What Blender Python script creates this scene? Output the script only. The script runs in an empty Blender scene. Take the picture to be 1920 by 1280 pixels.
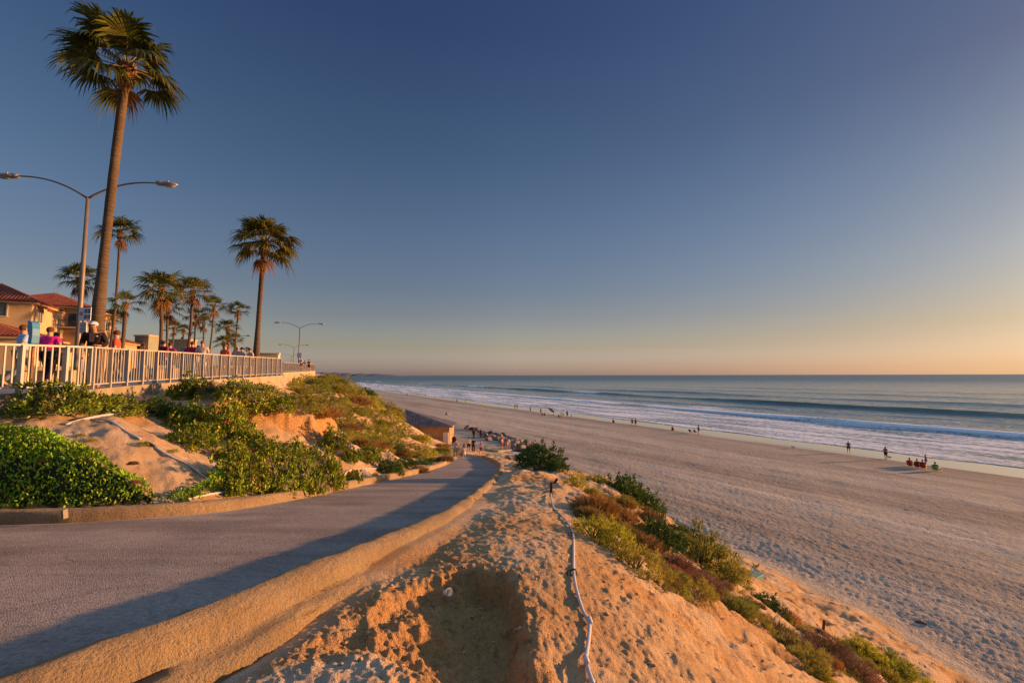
import bpy, bmesh, math, random
import numpy as np
from mathutils import Vector, Matrix
R = math.radians
rng = np.random.default_rng(7)
random.seed(7)
SC = bpy.context.scene
COL = SC.collection

# ------------------------------------------------------------------ camera
F = 853.33; CAMZ = 11.0; HOR = 703.3
PITCH = math.atan((HOR-640)/F); ROLL = math.atan(0.0022)
def ray(px, py):
    u = px-960; v = 640-py
    c, s = math.cos(ROLL), math.sin(ROLL)
    u, v = u*c - v*s, u*s + v*c          # undo the slight roll
    d = np.array([u, F*math.cos(PITCH)-v*math.sin(PITCH), F*math.sin(PITCH)+v*math.cos(PITCH)])
    return d/d[1]
def at(px, py, Y):
    d = ray(px, py); return (d[0]*Y, Y, CAMZ+d[2]*Y)

# ------------------------------------------------------------------ noise
def _h(ix, iy, seed):
    h = (ix.astype(np.int64)*374761393 + iy.astype(np.int64)*668265263 + seed*974711) & 0xffffffff
    h = ((h ^ (h >> 13))*1274126177) & 0xffffffff
    h = ((h ^ (h >> 16))*2246822519) & 0xffffffff
    return ((h ^ (h >> 15)) & 0xffffff)/float(0xffffff)
def noise(x, y, seed=0):
    x0 = np.floor(x); y0 = np.floor(y); fx = x-x0; fy = y-y0
    fx = fx*fx*fx*(fx*(fx*6-15)+10); fy = fy*fy*fy*(fy*(fy*6-15)+10)
    gx = x-x0; gy = y-y0
    def g(i, j):
        a = _h(x0+i, y0+j, seed)*6.2831853
        return np.cos(a)*(gx-i)+np.sin(a)*(gy-j)
    return ((g(0, 0)*(1-fx)+g(1, 0)*fx)*(1-fy)+(g(0, 1)*(1-fx)+g(1, 1)*fx)*fy)*.95
def fbm(x, y, oct=4, seed=0, gain=.5):
    t = 0; a = 1.0
    for k in range(oct):
        t = t + a*noise(x*2**k+17.3*k, y*2**k-9.1*k, seed+k); a *= gain
    return t
def sstep(a, b, x):
    t = np.clip((x-a)/(b-a), 0, 1); return t*t*(3-2*t)
def poly_sdf(X, Y, P, closed=True):
    """distance to polygon / polyline, negative inside when closed"""
    d = np.full(X.shape, 1e9); ins = np.zeros(X.shape, bool); n = len(P)
    for i in range(n if closed else n-1):
        ax, ay = P[i][:2]; bx, by = P[(i+1) % n][:2]
        ex, ey = bx-ax, by-ay
        t = np.clip(((X-ax)*ex+(Y-ay)*ey)/(ex*ex+ey*ey), 0, 1)
        d = np.minimum(d, np.hypot(X-ax-t*ex, Y-ay-t*ey))
        if closed:
            c = ((ay > Y) != (by > Y))
            with np.errstate(divide='ignore', invalid='ignore'):
                xi = (bx-ax)*(Y-ay)/((by-ay) if by != ay else 1e-9)+ax
            ins ^= (c & (X < xi))
    return np.where(ins, -d, d) if closed else d
def catmull(P, m=8):
    P = [np.array(p, float) for p in P]; P = [2*P[0]-P[1]]+P+[2*P[-1]-P[-2]]
    out = []
    for i in range(1, len(P)-2):
        for k in range(m):
            t = k/m; a, b, c, d = P[i-1:i+3]
            out.append(.5*((2*b)+(-a+c)*t+(2*a-5*b+4*c-d)*t*t+(-a+3*b-3*c+d)*t**3))
    out.append(P[-2]); return np.array(out)

# ------------------------------------------------------------------ layout
def path_z(Y):                                        # walkway height falls towards the beach
    Y = np.asarray(Y, float)
    lin = CAMZ-1.25-.148*Y
    k = 2.0; e = .95                                   # soft maximum with the apron level
    return e + np.log1p(np.exp(np.clip(k*(lin-e), -30, 30)))/k
L_C = catmull([(-40,12.5),(-26,9.2),(-16,7.4),(-11,7.1),(-8.3,7.4),(-6.9,7.75),(-5.7,8.6),(-5.05,10.2),(-4.72,13),(-4.3,17),(-4.0,21),(-4.0,27),(-4.35,33),(-5.0,42),(-5.7,50),(-6.6,56),(-8.6,62)])
R_C = catmull([(-42,5.5),(-27,3.4),(-17,1.4),(-10,-.1),(-5.6,-.1),(-3.6,.75),(-2.62,1.6),(-2.36,2.1),(-2.2,2.6),(-2.02,3.1),(-1.84,4.1),(-1.32,6.15),(-1.05,8),(-.90,10.1),(-.72,14),(-.63,19.5),(-.80,25),(-1.5,32),(-2.7,41)])
def prom_z(Y):
    return CAMZ+np.interp(Y, [-20,9.6,14.7,19.6,28.7,48,76,150,2000], [-.6,-.37,-.24,-.14,.03,.34,.8,1.0,1.0])
EDGE = [(-12.5,-30),(-11.6,0),(-10.78,9.6),(-10.52,11.5),(-10.94,12.7),(-11.5,14.7),(-12.66,19.6),(-14.46,28.7),(-15.3,31),(-24,48),(-32.8,76),(-60,123),(-150,280),(-700,1235),(-4000,6900)]
EX = [p[0] for p in EDGE]; EY = [p[1] for p in EDGE]
def edge_x(Y): return np.interp(Y, EY, EX)
NX, NY = math.cos(R(29.9)), math.sin(R(29.9))          # seaward normal of the shoreline
def shore_n(X, Y): return NX*X+NY*Y
def shore_s(X, Y): return -NY*X+NX*Y
def offshore(X, Y): return shore_n(X, Y)-71-.03*shore_s(X, Y)
def beach_base(X, Y):
    d = offshore(X, Y)
    return np.where(d < 7, (7-d)*.0195, (7-d)*.05)
# bluff: broad model plus a smooth fit through surveyed points
def bluff_model(X, Y):
    n = shore_n(X, Y); ne = 6+.02*shore_s(X, Y)
    t = np.clip((n-ne)/22., 0, 1.7)
    return CAMZ+.3-t*10.3
CP = []
def cp(X, Y, drop): CP.append((X, Y, CAMZ-drop))
def cpp(px, py, Y): CP.append(at(px, py, Y))
for p in L_C[::4]:
    if p[1] < 52 and p[0] > -20: CP.append((p[0]-.35, p[1], float(path_z(p[1]))+.10))
for p in R_C[::4]:
    if p[0] > -20: CP.append((p[0]+.65, p[1], float(path_z(p[1]))+(-.03 if p[1] < 4 else (.08 if p[1] < 7 else .17))))
for Y in (1.0, 2.0, 2.8): cp(-.75, Y, 1.25+.13*Y); cp(-.3, Y, 1.28+.13*Y)
cp(-1.0,3.5,1.84); cp(-.9,4.5,1.92); cp(-1.15,2.7,1.67); cp(-1.35,2.0,1.58)
cp(0,-2,1.2); cp(-4,-4,1.0); cp(3,-2,3.2); cp(8,-3,6.6); cp(13,-2,9.4); cp(2.2,1,2.7); cp(5,1,4.7); cp(9.5,1,7.8); cp(13.5,2,9.8)
for Y in (4.8, 6.2, 8, 10.5, 13.9): b_ = .0 if Y < 7 else (.10 if Y < 9 else .16); cp(.0, Y, 1.17+.148*Y-b_); cp(.62+.042*Y, Y, 1.2+.148*Y-b_*1.15)
cp(.3,17,3.48); cp(1.7,17,3.42); cp(1.4,22,4.15); cp(.4,27,5.1); cp(2.4,20,4.0); cp(2.6,25,5.1)
cp(.55,3.3,1.98); cp(.46,2.5,2.10)
cpp(1200,1073,6); cpp(1300,1150,6); cpp(1400,1180,7); cpp(1500,1270,7); cpp(1150,1030,6.2)
cp(1.3,3.0,2.25); cp(2.2,3.6,2.9); cp(3.2,4.6,3.6); cp(5,5,5.1); cp(6.5,7,5.7); cp(9,6,7.7); cp(12,8,9.3)
cpp(1300,1060,11); cpp(1200,960,14.5); cpp(1300,1010,15); cpp(1250,988,16); cpp(1380,1090,13.5); cpp(1160,930,16)
cp(3.1,9.5,3.75); cp(2.2,8.4,2.95); cp(4.6,9.8,4.75)
cpp(1480,1150,13); cpp(1600,1230,12); cpp(1500,1112,20); cpp(1380,1045,24.5); cpp(1700,1214,16.5)
cpp(1180,908,20); cpp(1120,900,20); cpp(1060,886,21.5)
cp(9.6,33,9.9); cp(7.2,44,10.1); cp(5.0,30,7.6); cp(3.0,36,8.0); cp(1.6,44,8.7); cp(4.6,25,6.0); cp(6.3,21,6.3); cp(8.5,19,7.6); cp(7.0,27,7.9)
cp(3,56,10.0); cp(0,62,10.0); cp(-4,66,10.05); cp(-3,52,9.4); cp(0,40,7.9)
# left bank
for Y, o in ((9.6,.85),(11.5,.75),(12.7,.72),(14.7,.62),(19.6,.6),(24,.65),(28.7,.8)):
    cp(float(edge_x(Y))+.15, Y, o)
cp(-12.5,8.6,.95); cp(-14,9,.8); cp(-18,10,.8)
cpp(180,792,10.3); cpp(270,770,12); cpp(330,850,9.7); cpp(250,850,9.2); cpp(120,830,8.9)
cpp(560,855,13.2); cpp(560,786,15.4); cpp(500,790,14.3); cpp(450,800,13.2); cpp(450,850,12.2); cpp(610,850,15.2); cpp(610,800,18)
cpp(640,800,26); cpp(700,848,23.5); cpp(750,862,28); cpp(650,745,45); cpp(600,718,55); cpp(700,770,48); cpp(760,812,50); cpp(820,842,46)
cpp(590,745,33); cpp(560,735,31); cpp(640,770,34); cpp(720,820,33); cpp(780,848,36)
cpp(640,716,84); cpp(690,743,72); cpp(740,776,62); cpp(790,812,57)
cp(-33,96,5.0); cp(-22,84,8.0); cp(-18,76,9.4); cp(-13,70,10.0); cp(-9,64,10.0); cp(-40,120,6); cp(-30,125,10)
for (a,b) in ((-24,48),(-29,62),(-32.8,76)): cp(a+.5,b,-float(prom_z(b)-CAMZ)+1.4)
CP = np.array(CP); KL = 7.0
def _k(r): return (1+r/KL)*np.exp(-r/KL)
_D = np.hypot(CP[:,None,0]-CP[None,:,0], CP[:,None,1]-CP[None,:,1])
_W = np.linalg.solve(_k(_D)+np.eye(len(CP))*2e-3, CP[:,2]-bluff_model(CP[:,0], CP[:,1]))
GUL = [(-1.28,3.3),(-1.22,3.9),(-1.1,4.05),(-.9,4.25),(-.58,4.6),(-.25,4.62),(.02,4.45),(.13,3.85),(.2,3.2),(.42,2.75),(1.2,2.3),(1.9,1.9),(1.6,1.0),(.5,1.45),(-.02,1.86),(-.3,2.34),(-.47,2.53),(-.71,2.76),(-.98,2.92),(-1.15,2.86),(-1.4,2.62),(-1.42,2.95)]
LEDGE = [at(395,800,13.1)[:2], at(440,800,13.6)[:2], at(500,797,14.6)[:2], at(560,800,15.2)[:2], at(592,812,15.6)[:2], at(640,800,19)[:2], at(560,770,18)[:2], at(430,770,15.5)[:2]]
PATHPOLY = [tuple(p) for p in L_C]+[tuple(p) for p in R_C[::-1]]
def height(X, Y, fine=True):
    X = np.asarray(X, float); Y = np.asarray(Y, float)
    sh = X.shape; X = X.ravel(); Y = Y.ravel()
    beach = beach_base(X, Y)
    r = np.hypot(X, Y)
    z = bluff_model(X, Y)
    m = (r < 190)
    xm, ym = X[m], Y[m]; acc = np.zeros(xm.shape)
    for i in range(len(CP)):
        acc += _W[i]*_k(np.hypot(xm-CP[i,0], ym-CP[i,1]))
    z[m] += acc
    # erosion hollow in front of the camera
    n1 = (r < 9)
    x1, y1 = X[n1], Y[n1]
    wx = x1+.20*fbm(x1*2.2, y1*2.2, 5, 3, .55); wy = y1+.18*fbm(x1*2.2, y1*2.2, 5, 33, .55)
    sd = poly_sdf(wx, wy, GUL)
    back = sstep(2.6, 3.6, y1 - .3*x1)
    wall = .55*(1-back)+.24*back
    dep = .05+.22*sstep(-1.25, -.1, x1)
    g = sstep(0, 1, np.clip(-sd/wall, 0, 1))
    z[n1] -= dep*g + g*(.075*fbm(x1*4, y1*4, 5, 8, .55)+.035*np.abs(fbm(x1*13, y1*13, 3, 88)))
    # smaller hollow right of the rib
    z[n1] += np.where(sd < .15, .016*fbm(x1*19, y1*19, 3, 90, .6)+.030*np.abs(fbm(x1*6.5, y1*6.5, 3, 93)), 0)
    z[n1] -= .10*np.exp(-(((x1-.36+.2*fbm(x1*3,y1*3,3,14))/.15)**2+((y1-2.9)/.40)**2))
    # eroded ledge on the left bank
    n2 = (X > -13) & (X < -4) & (Y > 10) & (Y < 22)
    x2, y2 = X[n2], Y[n2]
    sd = poly_sdf(x2+.35*fbm(x2*1.4, y2*1.4, 3, 5), y2+.35*fbm(x2*1.4, y2*1.4, 3, 55), LEDGE)
    z[n2] += .5*sstep(.12, -.18, sd)*sstep(-2.6, -.4, sd)
    bl = z-beach
    onb = sstep(.0, .5, bl)
    if fine:
        near = 1/(1+(r/60)**2)
        z = z + onb*(.30*fbm(X*.45, Y*.45, 3, 21)*sstep(5, 16, r) + .10*(.30+.70*sstep(6, 12, r))*fbm(X*1.7, Y*1.7, 4, 22))
        # rills on the seaward slope run downhill
        sl = sstep(.9, 2.6, X-.04*Y)*sstep(0, 2, bl)
        z = z - sl*.22*np.abs(fbm(shore_s(X, Y)*1.5+.5*fbm(X*.8,Y*.8,2,4), shore_n(X, Y)*.28, 4, 40))*2
        z = z + (.020+.022*(X > .7+.042*Y))*fbm(X*6, Y*6, 4, 61, .6)*onb*(r < 40)
        # trodden sand: heel-sized dimples on the flat strip, the mound and the slope
        tr = (r < 30)
        xt, yt = X[tr], Y[tr]
        cells = np.abs(noise(xt*7, yt*5.5, 71))+.6*np.abs(noise(xt*14, yt*11, 72))
        pat = sstep(-.15, .35, fbm(xt*.6, yt*.6, 2, 9))
        flat = 1-.8*sstep(.5, 1.3, xt-.042*yt-.3)
        z[tr] += onb[tr]*(.027*cells-.010)*(.15+.85*pat)*flat
        z[tr] += onb[tr]*.010*fbm(xt*22, yt*22, 2, 77)
        b = (1-onb)
        dd = offshore(X, Y)
        dry = sstep(-6, -14, dd)
        foot = sstep(-58, -30, dd)
        z2 = beach + b*dry*(.10*fbm(X*.22, Y*.22, 2, 81) + (.04-.02*foot)*np.abs(noise(X*1.7, Y*2.1, 82)) + (.12-.06*foot)*np.abs(noise(X*4.0, Y*4.4, 83))*(r < 90) + (.09-.05*foot)*np.abs(noise(X*7.6, Y*8.1, 85))*(r < 60) + .03*fbm(shore_n(X,Y)*.9, shore_s(X,Y)*.07, 3, 84))
    else:
        z2 = beach
    # terrain = whichever is higher, softly
    k = .35; h = np.clip(.5+.5*(z-z2)/k, 0, 1)
    z = z2*(1-h)+z*h+k*h*(1-h)*.5
    # path corridor
    c = (X > -45) & (X < 3) & (Y > -2) & (Y < 68)
    xc, yc = X[c], Y[c]
    sd = poly_sdf(xc, yc, PATHPOLY)
    pz = path_z(yc)
    w = sstep(.72, .40, sd)
    tgt = pz-.05
    zc = z[c]
    ctgt = pz+np.interp(yc, [2, 3.2, 4.2, 5.2, 9], [-.07, -.06, .03, .13, .17])
    zc = np.where(sd < .16, tgt, np.where(sd < .8, zc*(1-w)+ctgt*w, zc))
    z[c] = zc
    # promenade terrace behind the railing
    ex = edge_x(Y)
    z = np.where(X < ex-.10, prom_z(Y)-.012, z)
    return z.reshape(sh)
def hz(x, y): return float(height(np.array([x]), np.array([y]))[0])
_Ys = np.concatenate([np.geomspace(1.6, 700, 2600)])
def ground(px, py, ymin=1.6, coarse=False):
    """where the line of sight through a photo pixel meets the terrain"""
    d = ray(px, py); Ys = _Ys[_Ys >= ymin]
    zr = CAMZ+d[2]*Ys; zt = height(d[0]*Ys, Ys, fine=False)
    below = np.nonzero(zr <= zt)[0]
    if len(below) == 0:
        Y = CAMZ/max(-d[2], 1e-4)
        return Vector((d[0]*Y, Y, 0))
    i = below[0]; Y = Ys[i]
    if i > 0:
        a = zr[i-1]-zt[i-1]; b = zr[i]-zt[i]; Y = Ys[i-1]+(Ys[i]-Ys[i-1])*a/(a-b+1e-9)
    return Vector((d[0]*Y, Y, hz(d[0]*Y, Y)))

# ------------------------------------------------------------------ object helpers
def tag(o, label=None, cat=None, group=None, kind=None):
    if label: o['label'] = label
    if cat: o['category'] = cat
    if group: o['group'] = group
    if kind: o['kind'] = kind
    return o
def empty(name, loc, rz=0, label=None, cat=None, group=None):
    o = bpy.data.objects.new(name, None); COL.objects.link(o)
    o.location = loc; o.rotation_euler = (0, 0, rz); o.empty_display_size = .1
    return tag(o, label, cat, group)
def link(name, me, parent=None, mat=None, smooth=False):
    o = bpy.data.objects.new(name, me); COL.objects.link(o)
    if mat is not None and len(me.materials) == 0: me.materials.append(mat)
    if parent: o.parent = parent
    if smooth and len(me.polygons): me.polygons.foreach_set('use_smooth', np.ones(len(me.polygons), bool))
    return o
def mesh_np(name, V, Fq, Ft=None):
    me = bpy.data.meshes.new(name); V = np.asarray(V, np.float32)
    nq = 0 if Fq is None else len(Fq); nt = 0 if Ft is None else len(Ft)
    me.vertices.add(len(V)); me.vertices.foreach_set('co', V.ravel())
    idx = []; tot = []
    if nq: idx.append(np.asarray(Fq, np.int32).ravel()); tot.append(np.full(nq, 4, np.int32))
    if nt: idx.append(np.asarray(Ft, np.int32).ravel()); tot.append(np.full(nt, 3, np.int32))
    idx = np.concatenate(idx); tot = np.concatenate(tot)
    me.loops.add(len(idx)); me.loops.foreach_set('vertex_index', idx)
    me.polygons.add(len(tot)); st = np.concatenate([[0], np.cumsum(tot)[:-1]]).astype(np.int32)
    me.polygons.foreach_set('loop_start', st); me.polygons.foreach_set('loop_total', tot)
    me.update(calc_edges=True); return me
class MB:
    """collects shapes into one mesh"""
    def __init__(s): s.v = []; s.f = []
    def box(s, c, d, rz=0, rx=0, ry=0):
        M = Matrix.Translation(c) @ Matrix.Rotation(rz, 4, 'Z') @ Matrix.Rotation(ry, 4, 'Y') @ Matrix.Rotation(rx, 4, 'X')
        b = len(s.v)
        for sx in (-.5, .5):
            for sy in (-.5, .5):
                for sz in (-.5, .5): s.v.append(tuple(M @ Vector((sx*d[0], sy*d[1], sz*d[2]))))
        for q in ((0,1,3,2),(4,6,7,5),(0,4,5,1),(2,3,7,6),(0,2,6,4),(1,5,7,3)): s.f.append(tuple(b+i for i in q))
        return s
    def bar(s, a, b_, w, t=None, up=Vector((0,0,1))):
        a = Vector(a); b_ = Vector(b_); t = t or w; ax = (b_-a).normalized()
        sd = ax.cross(up); sd = sd.normalized() if sd.length > 1e-5 else Vector((1,0,0)); u2 = sd.cross(ax)
        b = len(s.v)
        for p in (a, b_):
            for q in ((-1,-1),(1,-1),(1,1),(-1,1)): s.v.append(tuple(p+sd*q[0]*w/2+u2*q[1]*t/2))
        for q in ((3,2,1,0),(4,5,6,7),(0,1,5,4),(1,2,6,5),(2,3,7,6),(3,0,4,7)): s.f.append(tuple(b+i for i in q))
        return s
    def tube(s, P, rad, n=8, cap=True):
        P = [Vector(p) for p in P]; rs = rad if hasattr(rad, '__len__') else [rad]*len(P)
        b = len(s.v); prev = None
        for i, p in enumerate(P):
            ax = (P[min(i+1, len(P)-1)]-P[max(i-1, 0)]).normalized()
            if prev is None: sd = ax.cross(Vector((0.13,.2,1))) if abs(ax.z) < .9 else ax.cross(Vector((1,0,0)))
            else: sd = prev-ax*prev.dot(ax)
            sd.normalize(); prev = sd; u = ax.cross(sd)
            for k in range(n):
                a = 2*math.pi*k/n; s.v.append(tuple(p+(sd*math.cos(a)+u*math.sin(a))*rs[i]))
        for i in range(len(P)-1):
            for k in range(n):
                s.f.append((b+i*n+k, b+i*n+(k+1) % n, b+(i+1)*n+(k+1) % n, b+(i+1)*n+k))
        if cap:
            s.f.append(tuple(b+k for k in range(n))[::-1]); s.f.append(tuple(b+(len(P)-1)*n+k for k in range(n)))
        return s
    def ball(s, c, r, n=10, m=6, jit=0):
        r = r if hasattr(r, '__len__') else (r, r, r); b = len(s.v)
        s.v.append((c[0], c[1], c[2]-r[2]))
        for i in range(1, m):
            th = math.pi*i/m
            for k in range(n):
                a = 2*math.pi*k/n; j = 1+random.uniform(-jit, jit)
                s.v.append((c[0]+r[0]*j*math.sin(th)*math.cos(a), c[1]+r[1]*j*math.sin(th)*math.sin(a), c[2]-r[2]*j*math.cos(th)))
        s.v.append((c[0], c[1], c[2]+r[2])); e = len(s.v)-1
        for k in range(n): s.f.append((b, b+1+(k+1) % n, b+1+k)); s.f.append((e, e-n+k, e-n+(k+1) % n))
        for i in range(m-2):
            for k in range(n): s.f.append((b+1+i*n+k, b+1+i*n+(k+1) % n, b+1+(i+1)*n+(k+1) % n, b+1+(i+1)*n+k))
        return s
    def poly(s, P):
        b = len(s.v); s.v += [tuple(p) for p in P]; s.f.append(tuple(range(b, b+len(P)))); return s
    def prism(s, P, off):
        """polygon P swept by vector off"""
        b = len(s.v); n = len(P); off = Vector(off)
        s.v += [tuple(p) for p in P]+[tuple(Vector(p)+off) for p in P]
        s.f.append(tuple(range(b, b+n))[::-1]); s.f.append(tuple(range(b+n, b+2*n)))
        for i in range(n): s.f.append((b+i, b+(i+1) % n, b+n+(i+1) % n, b+n+i))
        return s
    def mesh(s, name):
        me = bpy.data.meshes.new(name); me.from_pydata(s.v, [], s.f); me.update(); return me
    def build(s, name, mat=None, parent=None, smooth=False, bevel=0):
        o = link(name, s.mesh(name), parent, mat, smooth)
        if bevel:
            b = o.modifiers.new('bevel', 'BEVEL'); b.width = bevel; b.segments = 2; b.limit_method = 'ANGLE'
        return o
def copy_tree(o, parent=None):
    c = o.copy(); COL.objects.link(c)
    if parent: c.parent = parent
    for ch in list(o.children): copy_tree(ch, c)
    return c

# ------------------------------------------------------------------ materials
class NT:
    def __init__(s, name):
        s.m = bpy.data.materials.new(name); s.m.use_nodes = True
        s.t = s.m.node_tree; s.n = s.t.nodes; s.b = s.n['Principled BSDF']; s.out = s.n['Material Output']
    def new(s, typ, **kw):
        n = s.n.new(typ)
        for k, v in kw.items():
            if k in n.bl_rna.properties and k not in n.inputs: setattr(n, k, v)
            else: s.set(n, k, v)
        return n
    def set(s, n, k, v):
        i = n.inputs[k]
        if hasattr(v, 'is_output') or isinstance(v, bpy.types.NodeSocket): s.t.links.new(v, i)
        else: i.default_value = v
    def coords(s, kind='Object', scale=None, rot=None):
        c = s.new('ShaderNodeTexCoord').outputs[kind]
        if scale is None and rot is None: return c
        m = s.new('ShaderNodeMapping'); s.t.links.new(c, m.inputs['Vector'])
        if scale is not None: m.inputs['Scale'].default_value = scale if hasattr(scale, '__len__') else (scale,)*3
        if rot is not None: m.inputs['Rotation'].default_value = rot
        return m.outputs[0]
    def noise(s, vec, scale=1, detail=4, rough=.55, dist=0):
        n = s.new('ShaderNodeTexNoise'); s.t.links.new(vec, n.inputs['Vector'])
        n.inputs['Scale'].default_value = scale; n.inputs['Detail'].default_value = detail
        n.inputs['Roughness'].default_value = rough; n.inputs['Distortion'].default_value = dist
        return n.outputs['Fac']
    def ramp(s, fac, stops, interp='LINEAR'):
        r = s.new('ShaderNodeValToRGB'); s.t.links.new(fac, r.inputs['Fac']); r.color_ramp.interpolation = interp
        e = r.color_ramp.elements
        while len(e) < len(stops): e.new(.5)
        for x, (p, c) in zip(e, stops):
            x.position = p; x.color = (*c, 1) if hasattr(c, '__len__') and len(c) == 3 else (c, c, c, 1)
        return r.outputs['Color']
    def mix(s, f, a, b, mode='MIX'):
        n = s.new('ShaderNodeMix', data_type='RGBA', blend_type=mode)
        for i, v in ((0, f), (6, a), (7, b)):
            if isinstance(v, bpy.types.NodeSocket): s.t.links.new(v, n.inputs[i])
            else: n.inputs[i].default_value = (*v, 1) if hasattr(v, '__len__') and len(v) == 3 else v
        return n.outputs[2]
    def math(s, op, a, b=0., clamp=False):
        n = s.new('ShaderNodeMath', operation=op, use_clamp=clamp)
        for i, v in ((0, a), (1, b)):
            if isinstance(v, bpy.types.NodeSocket): s.t.links.new(v, n.inputs[i])
            else: n.inputs[i].default_value = v
        return n.outputs[0]
    def bump(s, h, dist=.02, strength=1., normal=None):
        n = s.new('ShaderNodeBump'); s.t.links.new(h, n.inputs['Height'])
        n.inputs['Distance'].default_value = dist; n.inputs['Strength'].default_value = strength
        if normal is not None: s.t.links.new(normal, n.inputs['Normal'])
        return n.outputs[0]
    def fin(s, color=None, rough=None, normal=None, metal=None, spec=None, **kw):
        for k, v in (('Base Color', color), ('Roughness', rough), ('Normal', normal), ('Metallic', metal), ('Specular IOR Level', spec)):
            if v is None: continue
            if isinstance(v, bpy.types.NodeSocket): s.t.links.new(v, s.b.inputs[k])
            else: s.b.inputs[k].default_value = (*v, 1) if hasattr(v, '__len__') and len(v) == 3 else v
        for k, v in kw.items(): s.b.inputs[k.replace('_', ' ')].default_value = v
        return s.m
def simple(name, col, rough=.7, var=.15, scale=6, bump=.003, metal=0, spec=.3):
    t = NT(name); c = t.coords('Object'); n = t.noise(c, scale, 5, .6)
    a = tuple(x*(1-var) for x in col); b = tuple(min(1, x*(1+var)) for x in col)
    cc = t.ramp(n, [(.3, a), (.7, b)])
    return t.fin(cc, rough, t.bump(t.noise(c, scale*5, 3), bump) if bump else None, metal, spec)
def leafmat(name, cols, rough=.5, trans=.25, clump=1.2):
    t = NT(name); g = t.new('ShaderNodeNewGeometry').outputs['Random Per Island']
    k = len(cols); base = t.ramp(g, [(i/(max(1, k-1)), c) for i, c in enumerate(cols)])
    n = t.noise(t.coords('Object'), clump, 3)
    v = t.ramp(n, [(.35, .62), (.65, 1.25)])
    ob = t.new('ShaderNodeObjectInfo').outputs['Random']; v = t.mix(1., v, t.ramp(ob, [(0., (.72, .80, .85)), (.5, (1., 1., 1.)), (1., (1.38, 1.22, 1.))]), 'MULTIPLY')
    col = t.mix(1., base, v, 'MULTIPLY')
    m = t.fin(col, rough, spec=.22)
    tr = t.new('ShaderNodeBsdfTranslucent'); t.t.links.new(col, tr.inputs['Color'])
    mx = t.new('ShaderNodeMixShader'); mx.inputs[0].default_value = trans
    t.t.links.new(t.b.outputs[0], mx.inputs[1]); t.t.links.new(tr.outputs[0], mx.inputs[2])
    t.t.links.new(mx.outputs[0], t.out.inputs['Surface'])
    return m
# ------------------------------------------------------------------ sky, sun, camera
SUN_AZ, SUN_EL = 74.0, 7.0
w = bpy.data.worlds.new('World'); SC.world = w; w.use_nodes = True
nt = w.node_tree; bg = nt.nodes['Background']
sky = nt.nodes.new('ShaderNodeTexSky'); sky.sky_type = 'NISHITA'; sky.sun_disc = False
sky.sun_elevation = R(SUN_EL); sky.sun_rotation = R(SUN_AZ); sky.altitude = 10
sky.air_density = 1.0; sky.dust_density = 1.6; sky.ozone_density = 2.2
bg.inputs['Strength'].default_value = .15
#CORR
# evening haze tint over the sky model, plus added fill light overhead, by height above the horizon, away from and towards the sun
def N(t, **k):
    n = nt.nodes.new(t)
    for a, b in k.items(): setattr(n, a, b)
    return n
geo = N('ShaderNodeTexCoord'); vec = geo.outputs['Generated']
sep = N('ShaderNodeSeparateXYZ'); nt.links.new(vec, sep.inputs[0])
dt = N('ShaderNodeVectorMath', operation='DOT_PRODUCT'); fl = N('ShaderNodeVectorMath', operation='MULTIPLY'); fl.inputs[1].default_value = (1, 1, 0)
nm = N('ShaderNodeVectorMath', operation='NORMALIZE'); nt.links.new(vec, fl.inputs[0]); nt.links.new(fl.outputs[0], nm.inputs[0]); nt.links.new(nm.outputs[0], dt.inputs[0])
dt.inputs[1].default_value = (math.sin(R(SUN_AZ)), math.cos(R(SUN_AZ)), 0)
ac = N('ShaderNodeMath', operation='ARCCOSINE'); nt.links.new(dt.outputs['Value'], ac.inputs[0])
mrg = N('ShaderNodeMapRange'); nt.links.new(ac.outputs[0], mrg.inputs['Value'])
mrg.inputs['From Min'].default_value = R(74); mrg.inputs['From Max'].default_value = R(26)
def skyramp(stops, k):
    k = 8.0
    r = N('ShaderNodeValToRGB'); nt.links.new(sep.outputs['Z'], r.inputs['Fac']); e = r.color_ramp.elements
    while len(e) < len(stops): e.new(.5)
    for x, (p, c) in zip(e, stops): x.position = p; x.color = (*[q/k for q in c], 1)
    return r.outputs['Color']
A_ = skyramp([(0,(2.45,2.25,4.1)),(.013,(2.1,1.9,3.1)),(.023,(1.85,1.66,2.6)),(.06,(1.40,1.10,1.18)),(.122,(1.1,.85,.89)),(.18,(.95,.78,.85)),(.284,(.87,.79,.89)),(.471,(.64,.68,.81)),(.62,(.50,.54,.77)),(.68,(.50,.54,.77)),(.78,(3.4,3.2,3.1)),(1,(6.2,5.7,5.3))], 8)  # last stops raised well above the sky model: added overhead fill for shaded ground
B_ = skyramp([(0,(.62,.64,1.05)),(.014,(.53,.54,.84)),(.083,(.50,.455,.49)),(.196,(.52,.52,.58)),(.339,(.50,.52,.61)),(.47,(.45,.44,.57)),(.68,(.5,.52,.7)),(.78,(3.4,3.2,3.1)),(1,(6.2,5.7,5.3))], 8)  # same added overhead fill on the sunward side
mxr = N('ShaderNodeMix', data_type='RGBA'); nt.links.new(mrg.outputs[0], mxr.inputs[0]); nt.links.new(A_, mxr.inputs[6]); nt.links.new(B_, mxr.inputs[7])
m4 = N('ShaderNodeVectorMath', operation='MULTIPLY'); nt.links.new(mxr.outputs[2], m4.inputs[0]); nt.links.new(sky.outputs[0], m4.inputs[1])
m5 = N('ShaderNodeVectorMath', operation='SCALE'); nt.links.new(m4.outputs[0], m5.inputs[0]); m5.inputs['Scale'].default_value = 8/1.741
nt.links.new(m5.outputs[0], bg.inputs['Color'])
sl = bpy.data.lights.new('sun', 'SUN'); sl.energy = 5.0; sl.angle = R(1.3); sl.color = (1.0, .50, .20)
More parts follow.
